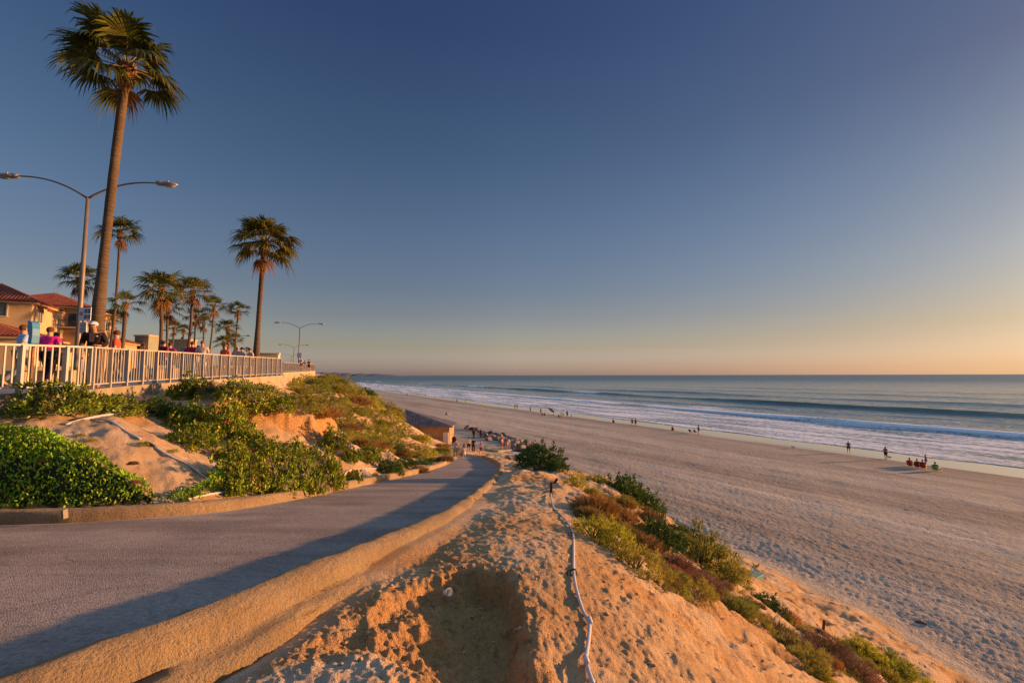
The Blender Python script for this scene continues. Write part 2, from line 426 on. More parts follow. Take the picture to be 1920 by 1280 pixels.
so = bpy.data.objects.new('sun', sl); COL.objects.link(so)
sd = Vector((math.sin(R(SUN_AZ))*math.cos(R(SUN_EL)), math.cos(R(SUN_AZ))*math.cos(R(SUN_EL)), math.sin(R(SUN_EL))))
so.rotation_euler = sd.to_track_quat('Z', 'Y').to_euler(); so.location = (60, 20, 40)
cam = bpy.data.cameras.new('camera'); co = bpy.data.objects.new('camera', cam); COL.objects.link(co)
cam.sensor_width = 36; cam.lens = 16; cam.clip_start = .05; cam.clip_end = 60000
co.location = (0, 0, CAMZ)
co.rotation_euler = (Matrix.Rotation(math.pi/2+PITCH, 3, 'X') @ Matrix.Rotation(-ROLL, 3, 'Z')).to_euler()
SC.camera = co
SC.view_settings.view_transform = 'Standard'; SC.view_settings.look = 'None'
SC.view_settings.exposure = 0.8; SC.view_settings.gamma = 1
SC.cycles.max_bounces = 5; SC.cycles.transparent_max_bounces = 6

# ------------------------------------------------------------------ ground materials
def sand_bluff():
    t = NT('bluff_dirt'); c = t.coords('Object')
    big = t.noise(c, .55, 5, .6, .4); mid = t.noise(c, 3.5, 6, .65); fine = t.noise(c, 30, 4, .7); grit = t.noise(c, 120, 2, .6)
    col = t.ramp(big, [(.32, (.50, .27, .105)), (.5, (.63, .42, .23)), (.68, (.67, .51, .35))])
    col = t.mix(t.ramp(mid, [(.45, 0.), (.75, .5)]), col, (.42, .23, .10))
    cut = t.new('ShaderNodeAttribute', attribute_name='cut').outputs['Fac']            # freshly broken, unbleached earth
    col = t.mix(t.math('MULTIPLY', cut, t.ramp(mid, [(.3, 1.), (.7, .5)])), col, (.62, .32, .11))
    cr_ = t.noise(c, 14, 5, .7); col = t.mix(t.math('MULTIPLY', t.ramp(cr_, [(.52, 0.), (.68, .6)]), t.math('ADD', cut, .08), True), col, (.20, .095, .035))
    col = t.mix(t.ramp(fine, [(.60, 0.), (.72, .6)]), col, (.16, .10, .06))
    h = t.math('ADD', t.math('MULTIPLY', mid, .6), t.math('MULTIPLY', fine, .5))
    h = t.math('ADD', h, t.math('MULTIPLY', t.math('MULTIPLY', t.noise(c, 11, 5, .75), cut), 1.3))
    h = t.math('ADD', h, t.math('MULTIPLY', grit, .16))
    return t.fin(col, .95, t.bump(h, .07, 1.), spec=.1)
def sand_beach():
    t = NT('beach_sand'); c = t.coords('Object'); cr = t.coords('Object', (1, 1, 1), (0, 0, R(-29.9)))
    mp = t.new('ShaderNodeMapping'); t.t.links.new(cr, mp.inputs['Vector']); mp.inputs['Scale'].default_value = (1, .07, 1)
    st = t.noise(mp.outputs[0], .22, 5, .65); st2 = t.noise(mp.outputs[0], 1.3, 4, .6)
    fine = t.noise(c, 2.2, 5, .7); grit = t.noise(c, 9, 3, .7)
    col = t.ramp(st, [(.36, (.34, .275, .21)), (.52, (.47, .395, .305)), (.66, (.57, .485, .38))])
    col = t.mix(t.ramp(st2, [(.5, 0.), (.7, .25)]), col, (.26, .20, .15))
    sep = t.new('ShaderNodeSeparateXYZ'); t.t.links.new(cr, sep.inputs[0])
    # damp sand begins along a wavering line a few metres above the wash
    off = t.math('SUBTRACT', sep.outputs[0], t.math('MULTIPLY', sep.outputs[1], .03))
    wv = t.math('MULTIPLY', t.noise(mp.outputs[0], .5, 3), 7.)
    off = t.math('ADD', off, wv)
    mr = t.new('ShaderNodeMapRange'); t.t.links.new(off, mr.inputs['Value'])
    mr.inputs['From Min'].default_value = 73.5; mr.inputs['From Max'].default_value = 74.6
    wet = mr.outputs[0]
    mr2 = t.new('ShaderNodeMapRange'); t.t.links.new(off, mr2.inputs['Value'])
    mr2.inputs['From Min'].default_value = 66.0; mr2.inputs['From Max'].default_value = 73.0
    col = t.mix(t.math('MULTIPLY', mr2.outputs[0], .45), col, (.26, .20, .155))
    col = t.mix(wet, col, (.60, .40, .22))  # glow of the reflected horizon painted into the wet sand's base colour
    h = t.math('ADD', t.math('MULTIPLY', fine, .7), t.math('MULTIPLY', grit, .3))
    bm = t.new('ShaderNodeBump'); t.t.links.new(h, bm.inputs['Height']); bm.inputs['Distance'].default_value = .30
    t.t.links.new(t.math('SUBTRACT', 1., wet, True), bm.inputs['Strength'])
    rough = t.math('SUBTRACT', .95, t.math('MULTIPLY', wet, .78))
    m = t.fin(col, rough, bm.outputs[0]); t.t.links.new(t.math('ADD', .1, t.math('MULTIPLY', wet, 1.4)), t.b.inputs['Specular IOR Level']); t.t.links.new(wet, t.b.inputs['Coat Weight']); t.b.inputs['Coat IOR'].default_value = 2.0; t.b.inputs['Coat Tint'].default_value = (1, .88, .74, 1); t.b.inputs['Coat Roughness'].default_value = .06  # warm coat tint colours the sky reflection, a clear water film has none
    return m
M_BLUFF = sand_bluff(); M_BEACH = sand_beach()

# ------------------------------------------------------------------ terrain sheet (polar tessellation round the viewpoint)
NA = 1350
rings = np.concatenate([np.geomspace(.5, 2.2, 40)[:-1], np.geomspace(2.2, 90, 640)[:-1], np.geomspace(90, 9000, 150)])
ang = np.linspace(R(-112), R(112), NA)
RR, AA = np.meshgrid(rings, ang, indexing='ij')
GX = RR*np.sin(AA); GY = RR*np.cos(AA)
GZ = height(GX, GY)
V = np.stack([GX, GY, GZ], -1).reshape(-1, 3)
nr = len(rings)
i0 = (np.arange(nr-1)[:, None]*NA+np.arange(NA-1)[None, :])
quads = np.stack([i0, i0+1, i0+1+NA, i0+NA], -1).reshape(-1, 4)[:, ::-1]
cx = GX[:-1, :-1].ravel(); cy = GY[:-1, :-1].ravel(); cz = GZ[:-1, :-1].ravel()
isprom = (GX < edge_x(GY)-.10)[:-1, :-1].ravel()
bm_ = height(GX, GY, fine=False)[:-1, :-1].ravel()-beach_base(cx, cy)
isbeach = (bm_ < .28+.25*fbm(cx*.5, cy*.5, 3, 91)) & (~isprom)
offs = offshore(cx, cy)
vis_b = isbeach & (offs < 60)
def sub(name, mask, mat, kind='structure', smooth=True):
    q = quads[mask]; used = np.unique(q); rm = np.zeros(len(V), np.int32); rm[used] = np.arange(len(used))
    me = mesh_np(name, V[used], rm[q])
    if name == 'bluff': me.attributes.new('cut', 'FLOAT', 'POINT').data.foreach_set('value', cutv[used])
    o = link(name, me, None, mat, smooth); o['kind'] = kind; return o
gsd = poly_sdf(GX, GY, GUL); cutv = np.where(GX**2+GY**2 < 60, sstep(.12, -.10, gsd+.15*fbm(GX*3, GY*3, 3, 17)), 0)
sl_ = sstep(.55, 1.2, GX-.042*GY)*(GX**2+GY**2 < 900); cutv = np.maximum(cutv, .75*sl_*sstep(.05, .35, fbm(GX*.9, GY*.9, 4, 19)))
led = poly_sdf(GX, GY, LEDGE); cutv = np.maximum(cutv, np.where((GX > -14) & (GX < -3) & (GY < 24), sstep(.5, .1, np.abs(led)), 0))
cutv = cutv.ravel().astype(np.float32)
sub('bluff', (~isbeach) & (~isprom), M_BLUFF)
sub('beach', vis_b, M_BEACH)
M_PROM = simple('concrete_pavement', (.36, .31, .26), .85, .12, 2, .004)
sub('promenade', isprom, M_PROM)

# ------------------------------------------------------------------ asphalt walkway and its kerbs
def asphalt():
    t = NT('asphalt'); c = t.coords('Object')
    a = t.noise(c, .8, 4, .6); g = t.noise(c, 70, 3, .7); g2 = t.noise(c, 190, 2, .6)
    col = t.ramp(a, [(.3, (.29, .235, .20)), (.7, (.42, .345, .29))])
    col = t.mix(t.ramp(g, [(.55, 0.), (.72, .75)]), col, (.30, .27, .25))
    col = t.mix(t.ramp(g2, [(.3, .7), (.45, 0.)]), col, (.05, .05, .055))
    vo = t.new('ShaderNodeTexVoronoi'); t.t.links.new(c, vo.inputs['Vector']); vo.inputs['Scale'].default_value = 85
    g3 = t.noise(c, 24, 4, .75); col = t.mix(t.ramp(g3, [(.36, .55), (.5, 0.)]), col, (.10, .09, .09)); col = t.mix(t.ramp(g3, [(.52, 0.), (.68, .5)]), col, (.44, .37, .32))
    ed = t.new('ShaderNodeAttribute', attribute_name='edge').outputs['Fac']          # sand blown against the kerbs
    dust = t.math('ADD', ed, t.math('MULTIPLY', t.math('SUBTRACT', t.noise(c, 3.2, 5, .7), .5), .5))
    col = t.mix(t.ramp(dust, [(.62, 0.), (.95, .85)]), col, (.55, .40, .25))
    crk = t.new('ShaderNodeTexVoronoi', feature='DISTANCE_TO_EDGE'); t.t.links.new(t.coords('Object'), crk.inputs['Vector']); crk.inputs['Scale'].default_value = .33
    nv = t.new('ShaderNodeTexNoise'); t.t.links.new(c, nv.inputs['Vector']); nv.inputs['Scale'].default_value = 1.3; nv.inputs['Detail'].default_value = 6
    vm = t.new('ShaderNodeVectorMath', operation='ADD'); t.t.links.new(c, vm.inputs[0]); t.t.links.new(nv.outputs['Color'], vm.inputs[1]); t.t.links.new(vm.outputs[0], crk.inputs['Vector'])
    cm = t.math('MULTIPLY', t.ramp(crk.outputs['Distance'], [(.0, 1.), (.006, 0.)]), t.ramp(t.noise(c, .35, 2), [(.50, 0.), (.56, .8)])); col = t.mix(cm, col, (.05, .04, .04))
    pt = t.ramp(t.noise(t.coords('Object', (.25, 1.1, 1), (0, 0, R(12))), .9, 5, .65), [(.40, .78), (.60, 1.12)]); col = t.mix(1., col, pt, 'MULTIPLY')
    h = t.math('ADD', t.math('MULTIPLY', vo.outputs['Distance'], .7), t.math('ADD', t.math('MULTIPLY', g, .5), t.math('MULTIPLY', g3, .8)))
    return t.fin(col, .9, t.bump(h, .016, 1.), spec=.15)
def resample(P, n):
    P = np.asarray(P); s = np.concatenate([[0], np.cumsum(np.hypot(*np.diff(P[:, :2], axis=0).T))]); u = np.linspace(0, s[-1], n)
    return np.stack([np.interp(u, s, P[:, k]) for k in range(P.shape[1])], -1)
nl = 420; nw = 33
# pair the two edges so cross-sections stay square to the way
Ls = resample(L_C, nl*3); Rs = resample(R_C, nl*3)
ia = [0]; ib = [0]; i = j = 0
while i < len(Ls)-1 or j < len(Rs)-1:
    ci = np.hypot(*(Ls[min(i+1, len(Ls)-1)]-Rs[j])) if i < len(Ls)-1 else 1e9
    cj = np.hypot(*(Ls[i]-Rs[min(j+1, len(Rs)-1)])) if j < len(Rs)-1 else 1e9
    if ci < cj: i += 1
    else: j += 1
    ia.append(i); ib.append(j)
LP = Ls[ia]; RP = Rs[ib]
tt = np.linspace(0, 1, nw)[None, :, None]
PP = LP[:, None]*(1-tt)+RP[:, None]*tt
PV = np.concatenate([PP, (path_z(PP[..., 1])+.012*fbm(PP[..., 0]*.7, PP[..., 1]*.7, 3, 12))[..., None]], -1)
n = PV.shape[0]; i0 = (np.arange(n-1)[:, None]*nw+np.arange(nw-1)[None, :])
me = mesh_np('path', PV.reshape(-1, 3), np.stack([i0, i0+1, i0+1+nw, i0+nw], -1).reshape(-1, 4)[:, ::-1])
wd = np.linalg.norm(RP-LP, axis=1)[:, None]; tq = np.linspace(0, 1, nw)[None]
de = np.minimum(tq, 1-tq)*wd; me.attributes.new('edge', 'FLOAT', 'POINT').data.foreach_set('value', np.clip(1-de/.45, 0, 1).ravel().astype(np.float32))
link('path', me, None, asphalt(), True)['kind'] = 'structure'
# fade-out of the paving into a sand-dusted apron by the toilets block
def kerbmat(name, col):
    t = NT(name); c = t.coords('Object'); a = t.noise(c, 1.6, 5, .6); g = t.noise(c, 55, 4, .75)
    cc = t.ramp(a, [(.3, tuple(x*.72 for x in col)), (.7, tuple(x*1.1 for x in col))])
    cc = t.mix(t.ramp(g, [(.56, 0.), (.70, .7)]), cc, tuple(x*.35 for x in col))
    cc = t.mix(t.ramp(g, [(.28, .5), (.40, 0.)]), cc, tuple(min(1, x*1.5) for x in col))
    return t.fin(cc, .92, t.bump(t.math('ADD', g, t.math('MULTIPLY', t.noise(c, 14, 4, .7), 1.6)), .042, 1.), spec=.1)
M_KERB = kerbmat('kerb_concrete', (.46, .32, .18))
def kerb(name, P, side, prof, label, seedk, wob=.012):
    stp = .04; P = resample(P, int(np.hypot(*np.diff(P, axis=0).T).sum()/stp))
    T = np.gradient(P, axis=0); T /= np.linalg.norm(T, axis=1)[:, None]
    N = np.stack([T[:, 1], -T[:, 0]], -1)*side
    s = np.arange(len(P))*stp; jt = np.where(np.mod(s, 3.2) < .035, .014, 0)
    rows = []
    for k, (o, h) in enumerate(prof):
        oo = o+wob*2*fbm(s*1.2, s*0+k*3.1, 3, seedk); hh = h+wob*fbm(s*2.1, s*0+k*1.7, 4, seedk+9)*(0 if h < 0 else 1)
        X = P[:, 0]+N[:, 0]*oo; Y = P[:, 1]+N[:, 1]*oo
        hh = hh-(jt if h > 0 else 0)+(.007*fbm(X*9, Y*9+h*9, 3, seedk+3) if h > -.2 else 0); rows.append(np.stack([X, Y, path_z(P[:, 1])+hh], -1))
    A = np.stack(rows, 1); m = len(prof); n = len(P)
    i0 = (np.arange(n-1)[:, None]*m+np.arange(m-1)[None, :])
    q = np.stack([i0, i0+1, i0+1+m, i0+m], -1).reshape(-1, 4)
    if side > 0: q = q[:, ::-1]
    me = mesh_np(name, A.reshape(-1, 3), q); o = link(name, me, None, M_KERB, True)
    tag(o, label, 'kerb'); return o
prof_r = [(-.03, -.2), (-.01, .0), (.0, .12), (.02, .19), (.06, .235), (.12, .25), (.19, .238), (.25, .205), (.29, .15), (.302, .105), (.308, .085), (.316, .074), (.33, .068), (.40, .062), (.46, .05), (.478, .035), (.486, .01), (.50, -.10), (.52, -.5)]
kerb('kerb', R_C, 1, prof_r, 'broad rounded concrete kerb on the seaward side of the path', 300, .028)
prof_l = [(-.03, -.2), (-.01, -.0), (.01, .12), (.035, .175), (.07, .19), (.16, .195), (.22, .18), (.25, .12), (.26, -.3)]
kerb('kerb', L_C, -1, prof_l, 'low concrete kerb between the planted bank and the path', 400, .01)

# ------------------------------------------------------------------ sea
sr = np.concatenate([np.geomspace(34, 420, 620)[:-1], np.geomspace(420, 45000, 190)])
sa = np.linspace(R(-62), R(104), 1150)
SRR, SAA = np.meshgrid(sr, sa, indexing='ij'); X = SRR*np.sin(SAA); Y = SRR*np.cos(SAA)
d = offshore(X, Y); s = shore_s(X, Y)
def wave(d0, amp, front, backl, seed, wob=6, wl=.006):
    c = d0+wob*fbm(s*wl, s*0+seed, 3, seed)+.8*fbm(s*.08, s*0, 2, seed+5); q = d-c
    a = amp*(.55+.9*np.clip(fbm(s*.012, s*0+.5, 2, seed+2)+.5, 0, 1))
    return a*np.where(q < 0, np.exp(-(q/front)**2), np.exp(-(q/backl)**2)), q, a
W1, q1, a1 = wave(46, .75, 1.9, 6, 501, 6, .01)
W2, q2, a2 = wave(100, 1.05, 2.6, 12, 502, 5, .006)
W3, q3, a3 = wave(152, .75, 5, 14, 503, 8)
W4, q4, a4 = wave(73, .3, 3, 9, 504, 10, .012)
W1 = W1*(1-.55*sstep(20, 110, s)); Z = W1+W2+W3+W4
for k, (dd, aa) in enumerate(((215, .45), (290, .5), (370, .4), (470, .45), (590, .4), (740, .4))):
    Z += wave(dd, aa, 9, 18, 520+k, 22)[0]
fo = np.exp(-SRR/900)
Z += fo*sstep(10, 90, d)*(.22*fbm(shore_n(X, Y)*.16, s*.045, 4, 530)+.06*fbm(X*.8, Y*.8, 2, 531))
Z += sstep(2, 30, d)*.06*fbm(shore_n(X, Y)*.35, s*.08, 3, 540)
edge = 7.0+2.4*fbm(s*.05, s*0, 3, 550)
Z = np.where(d < edge, beach_base(X, Y)-.35, Z*sstep(edge, edge+6, d)+.03)
# earth curvature is left out: the horizon is a straight line here
foam = np.zeros_like(Z)
st = fbm(shore_n(X, Y)*.30, s*.035, 5, 560, .6); st2 = fbm(shore_n(X, Y)*.09, s*.012, 4, 561, .6); lace = fbm(X*.9, Y*.9, 4, 562, .65)
wash = sstep(edge-.3, edge+.3, d)*sstep(50, 38, d)
foam = np.maximum(foam, wash*np.clip(.66+.70*st+.40*lace, .08, 1))
foam = np.maximum(foam, sstep(38, 44, d)*sstep(100, 52, d)*sstep(-.06, .34, st+.55*st2+.22*lace)*.75)
foam = np.maximum(foam, np.exp(-(np.minimum(q1+.6, 0)/2.0)**2)*np.exp(-(np.maximum(q1-1.5, 0)/5)**2)*sstep(-.35, .1, fbm(s*.02, s*0+3, 2, 570)+.25*lace+.25))
brk = np.clip(sstep(.02, .12, fbm(s*.012, s*0+8, 2, 571))+sstep(34, 20, s), 0, 1)     # where the outer wave has broken
brk = np.where((s > 36) & (s < 95), brk*.15, brk)
foam = np.maximum(foam, brk*np.exp(-(np.minimum(q2+1.0, 0)/3.0)**2)*np.exp(-(np.maximum(q2-1, 0)/6)**2)*np.clip(.8+.5*lace, 0, 1))
lip = np.exp(-((q2-.6)/1.2)**2)*sstep(-.2, .25, fbm(s*.05, s*0+2, 3, 572)); foam = np.maximum(foam, .55*lip*sstep(110, 90, s))
foam = np.maximum(foam, sstep(100, 112, d)*sstep(200, 130, d)*sstep(.22, .42, st+.4*st2)*.35)
far = sstep(60, 200, s)*sstep(150, 60, d)*sstep(0, .3, st+.5*st2)*.5
foam = np.maximum(foam, far)
foam = np.clip(foam, 0, 1)
SV = np.stack([X, Y, Z], -1).reshape(-1, 3); na = len(sa); n = len(sr)
i0 = (np.arange(n-1)[:, None]*na+np.arange(na-1)[None, :])
q = np.stack([i0, i0+1, i0+1+na, i0+na], -1).reshape(-1, 4)[:, ::-1]
keep = (d.ravel()[q] > 3).any(axis=1); q = q[keep]
used = np.unique(q); rm = np.zeros(len(SV), np.int32); rm[used] = np.arange(len(used))
me = mesh_np('sea', SV[used], rm[q])
at_ = me.attributes.new('foam', 'FLOAT', 'POINT'); at_.data.foreach_set('value', foam.ravel()[used].astype(np.float32))
me.attributes.new('far', 'FLOAT', 'POINT').data.foreach_set('value', sstep(120, 1400, SRR).ravel()[used].astype(np.float32))
gr = np.exp(-((q2+1.2)/2.2)**2)*(1-brk)+.6*np.exp(-((q1+.8)/1.4)**2)*.6
at_ = me.attributes.new('thin', 'FLOAT', 'POINT'); at_.data.foreach_set('value', np.clip(gr, 0, 1).ravel()[used].astype(np.float32))
def seamat():
    t = NT('sea_water'); c = t.coords('Object'); cr = t.coords('Object', (1, 1, 1), (0, 0, R(-29.9)))
    mp = t.new('ShaderNodeMapping'); t.t.links.new(cr, mp.inputs['Vector']); mp.inputs['Scale'].default_value = (1, .35, 1)
    a = t.noise(mp.outputs[0], .35, 6, .62, .3); b = t.noise(mp.outputs[0], .05, 4, .6)
    fo = t.new('ShaderNodeAttribute', attribute_name='foam').outputs['Fac']; th = t.new('ShaderNodeAttribute', attribute_name='thin').outputs['Fac']
    body = t.mix(t.math('MULTIPLY', th, .9, True), (.085, .155, .165), (.075, .11, .035))
    lace = t.noise(c, 1.4, 6, .7); f2 = t.math('ADD', fo, t.math('MULTIPLY', t.math('SUBTRACT', lace, .5), .9))
    mask = t.ramp(f2, [(.26, 0.), (.85, 1.)])
    mask = t.math('MULTIPLY', mask, t.ramp(fo, [(.03, 0.), (.12, 1.)]))
    col = t.mix(mask, body, (.90, .91, .92))
    fa = t.new('ShaderNodeAttribute', attribute_name='far').outputs['Fac']         # waves too small to resolve far out
    rough = t.math('ADD', t.math('ADD', .10, t.math('MULTIPLY', fa, .27)), t.math('MULTIPLY', mask, .5), True)
    h = t.math('ADD', t.math('MULTIPLY', a, .9), t.math('MULTIPLY', b, 3.0)); h = t.math('ADD', h, t.math('MULTIPLY', t.math('MULTIPLY', mask, lace), .6))
    m = t.fin(col, rough, t.bump(h, .6, 1.), spec=.5); t.b.inputs['IOR'].default_value = 1.33
    return m
link('sea', me, None, seamat(), True)['kind'] = 'structure'
# deep floor so nothing shows under the water sheet
# far headland on the horizon
hv = MB(); pts = []
hx = [at(x, 704, 9000)[0] for x in np.linspace(470, 745, 40)]
prof = [130*(1-i/39.)**.6*(.75+.5*float(noise(np.array([i*.45]), np.array([.3]), 5)[0]))+2 for i in range(40)]
for i in range(39):
    a = (hx[i], 9000, -5); b = (hx[i+1], 9000, -5)
    hv.f.append(tuple(len(hv.v)+k for k in range(4))); hv.v += [a, b, (hx[i+1], 9300, prof[i+1]), (hx[i], 9300, prof[i])]
    hv.f.append(tuple(len(hv.v)+k for k in range(4))); hv.v += [(hx[i], 9300, prof[i]), (hx[i+1], 9300, prof[i+1]), (hx[i+1], 10500, -5), (hx[i], 10500, -5)]
hv.build('headland_hills', simple('far_hill', (.20, .17, .17), .9, .1, .002, 0))['kind'] = 'structure'
# ------------------------------------------------------------------ vegetation meshes
def leaves_mesh(name, P, D, L, W, fold=.25, U=None, mat=None):
    """P base points, D leaf directions, L lengths, W widths: each leaf a folded four-sided blade"""
    P = np.asarray(P, float); D = np.asarray(D, float); D /= np.linalg.norm(D, axis=1)[:, None]+1e-9
    if U is None: U = rng.normal(size=D.shape)
    S = np.cross(D, U); S /= np.linalg.norm(S, axis=1)[:, None]+1e-9; Nn = np.cross(S, D)
    L = np.broadcast_to(L, len(P))[:, None]; W = np.broadcast_to(W, len(P))[:, None]
    a = P; m = P+D*L*.55+Nn*W*fold; t = P+D*L-Nn*L*.12
    V = np.stack([a, m+S*W*.5-Nn*W*fold, t, m-S*W*.5-Nn*W*fold, m], 1).reshape(-1, 3)
    b = np.arange(len(P))[:, None]*5
    T = np.concatenate([b+[0,1,4], b+[1,2,4], b+[2,3,4], b+[3,0,4]], 1).reshape(-1, 3)
    me = mesh_np(name, V, None, T)
    if mat: me.materials.append(mat)
    return me
def dome_pts(n, seed, flat=.75, squash=1.0):
    r = np.random.default_rng(seed); v = r.normal(size=(n, 3)); v[:, 2] = np.abs(v[:, 2]); v /= np.linalg.norm(v, axis=1)[:, None]
    return v*[1, 1, flat]
def shrub_mesh(name, seed, mat, clusters=70, per=16, L=.16, W=.06, spread=.10, up=.6, flat=.92, rough=.14):
    r = np.random.default_rng(seed)
    C = dome_pts(clusters, seed, flat); lump = 1+rough*np.sin(C[:, 0]*3.1+seed)*np.cos(C[:, 1]*3.7+seed*2)+r.normal(size=clusters)*.10
    rad = lump*(r.random(clusters)**.22)
    C = C*rad[:, None]; C[:, 2] = np.maximum(C[:, 2], .02)
    idx = np.repeat(np.arange(clusters), per)
    out = C[idx]/(np.linalg.norm(C[idx], axis=1)[:, None]+.05)
    P = C[idx]+r.normal(size=(len(idx), 3))*spread*.45
    D = out*.7+r.normal(size=P.shape)*.75+[0, 0, up]
    return leaves_mesh(name, P, D, L*(.7+.6*r.random(len(P))), W*(.75+.5*r.random(len(P))), mat=mat)
def twig_mesh(name, seed, mat, n=900, L=.55, W=.012, up=1.3, flat=.7):
    r = np.random.default_rng(seed); P = dome_pts(n, seed, .62)*(r.random(n)**.5*.78)[:, None]
    D = P*1.3+[0, 0, up*.5]+r.normal(size=P.shape)*.28
    return leaves_mesh(name, P, D, L*(.5+.8*r.random(n)), W*(.7+.8*r.random(n)), mat=mat)
def flower_mesh(name, seed, mat, heads=26, per=26, r0=.085, out=1.06, flat=.8):
    r = np.random.default_rng(seed); C = dome_pts(heads, seed+5, flat)*out*(.9+.15*r.random(heads))[:, None]
    idx = np.repeat(np.arange(heads), per); P = C[idx]+r.normal(size=(len(idx), 3))*[r0*.75, r0*.75, r0*.3]
    D = r.normal(size=P.shape)+[0, 0, .6]
    return leaves_mesh(name, P, D, .045, .034, mat=mat)
G = lambda *c: c
ML_STAT = leafmat('leaf_bright_green', [(.20,.10,.03),(0.085,0.170,0.019),(0.190,0.300,0.027),(0.326,0.405,0.035),(0.489,0.495,0.056)], .45, 0.25)
ML_DARK = leafmat('leaf_dark_green', [(0.038,0.089,0.019),(0.071,0.153,0.028),(0.115,0.191,0.038)], .5, .2)
ML_GOLD = leafmat('leaf_olive', [(0.150,0.200,0.031),(0.275,0.300,0.044),(0.400,0.350,0.056),(0.325,0.213,0.062)], .6, .3)
ML_BROWN = leafmat('twig_rust_brown', [(0.230,0.115,0.040),(0.345,0.184,0.057),(0.437,0.276,0.092),(0.184,0.115,0.052)], .8, .15)
ML_RED = leafmat('twig_reddish', [(0.306,0.145,0.076),(0.391,0.221,0.136),(0.221,0.102,0.051)], .8, .15)
ML_GREY = leafmat('leaf_grey_green', [(.13,.16,.12),(.18,.21,.16),(.10,.13,.10)], .6, .15)
ML_YEL = leafmat('leaf_yellow_green', [(0.219,0.275,0.025),(0.375,0.388,0.037),(0.531,0.475,0.050)], .5, .35)
ML_HEDGE = leafmat('leaf_hedge', [(0.090,0.222,0.017),(0.180,0.359,0.025),(0.299,0.496,0.034),(0.479,0.581,0.043)], .4, .3, .9)
MF_PUR = leafmat('petal_mauve', [(.34,.18,.40),(.46,.28,.48),(.44,.24,.30)], .7, .3)
MF_RUST = leafmat('seedhead_rust', [(.28,.12,.06),(.20,.08,.05),(.34,.18,.10)], .8, .2)
MF_RED = leafmat('petal_red', [(.55,.02,.02),(.40,.02,.02)], .5, .3)
MF_YEL = leafmat('petal_yellow', [(.65,.45,.03),(.6,.38,.02)], .5, .3)
MESH = {}
for i in range(3):
    MESH['stat%d' % i] = shrub_mesh('leafy_crown', 11+i, ML_STAT, 190, 19, .135, .052)
    MESH['dark%d' % i] = shrub_mesh('dark_crown', 31+i, ML_DARK, 300, 18, .085, .045)
    MESH['gold%d' % i] = shrub_mesh('olive_crown', 51+i, ML_GOLD, 120, 17, .17, .03, up=.9)
    MESH['brown%d' % i] = twig_mesh('dry_crown', 71+i, ML_BROWN, 2300, .46, .024)
    MESH['yel%d' % i] = shrub_mesh('yellow_green_crown', 91+i, ML_YEL, 140, 17, .13, .035, up=.8)
    MESH['red%d' % i] = twig_mesh('reddish_crown', 111+i, ML_RED, 2600, .42, .020)
    MESH['olivetwig%d' % i] = twig_mesh('twiggy_crown', 131+i, ML_GOLD, 2400, .48, .028)
    MESH['fpur%d' % i] = flower_mesh('mauve_flowers', 151+i, MF_PUR)
    MESH['frust%d' % i] = flower_mesh('rust_seedheads', 171+i, MF_RUST, 12)
MESH['fred0'] = flower_mesh('red_flowers', 181, MF_RED, 7, 16, .07)
MESH['fyel0'] = flower_mesh('yellow_flowers', 183, MF_YEL, 14, 10, .06)
def agave_mesh():
    r = np.random.default_rng(5); P = []; D = []
    for c in range(3):
        o = r.normal(size=3)*[.35, .35, 0]
        for k in range(40):
            a = r.random()*6.28; e = r.random()*1.3
            P.append(o+[0, 0, .1]); D.append([math.cos(a)*math.cos(e), math.sin(a)*math.cos(e), math.sin(e)+.15])
    return leaves_mesh('succulent_rosettes', P, D, .55, .13, mat=ML_GREY)
MESH['grey0'] = agave_mesh()
M_STEM = simple('stem_bark', (.12, .08, .05), .9, .2, 10, 0)
st_ = MB()
for k in range(7):
    a = k*.9; st_.tube([(0, 0, -.3), (.12*math.cos(a), .12*math.sin(a), .15), (.38*math.cos(a), .38*math.sin(a), .5)], [.05, .035, .012], 5)
MESH['stem'] = st_.mesh('stems'); MESH['stem'].materials.append(M_STEM)
DESC = {'stat': 'leafy_shrub', 'dark': 'dark_shrub', 'gold': 'olive_shrub', 'brown': 'dry_shrub', 'yel': 'yellow_green_shrub', 'red': 'reddish_brush', 'olivetwig': 'twiggy_shrub', 'grey': 'succulent'}
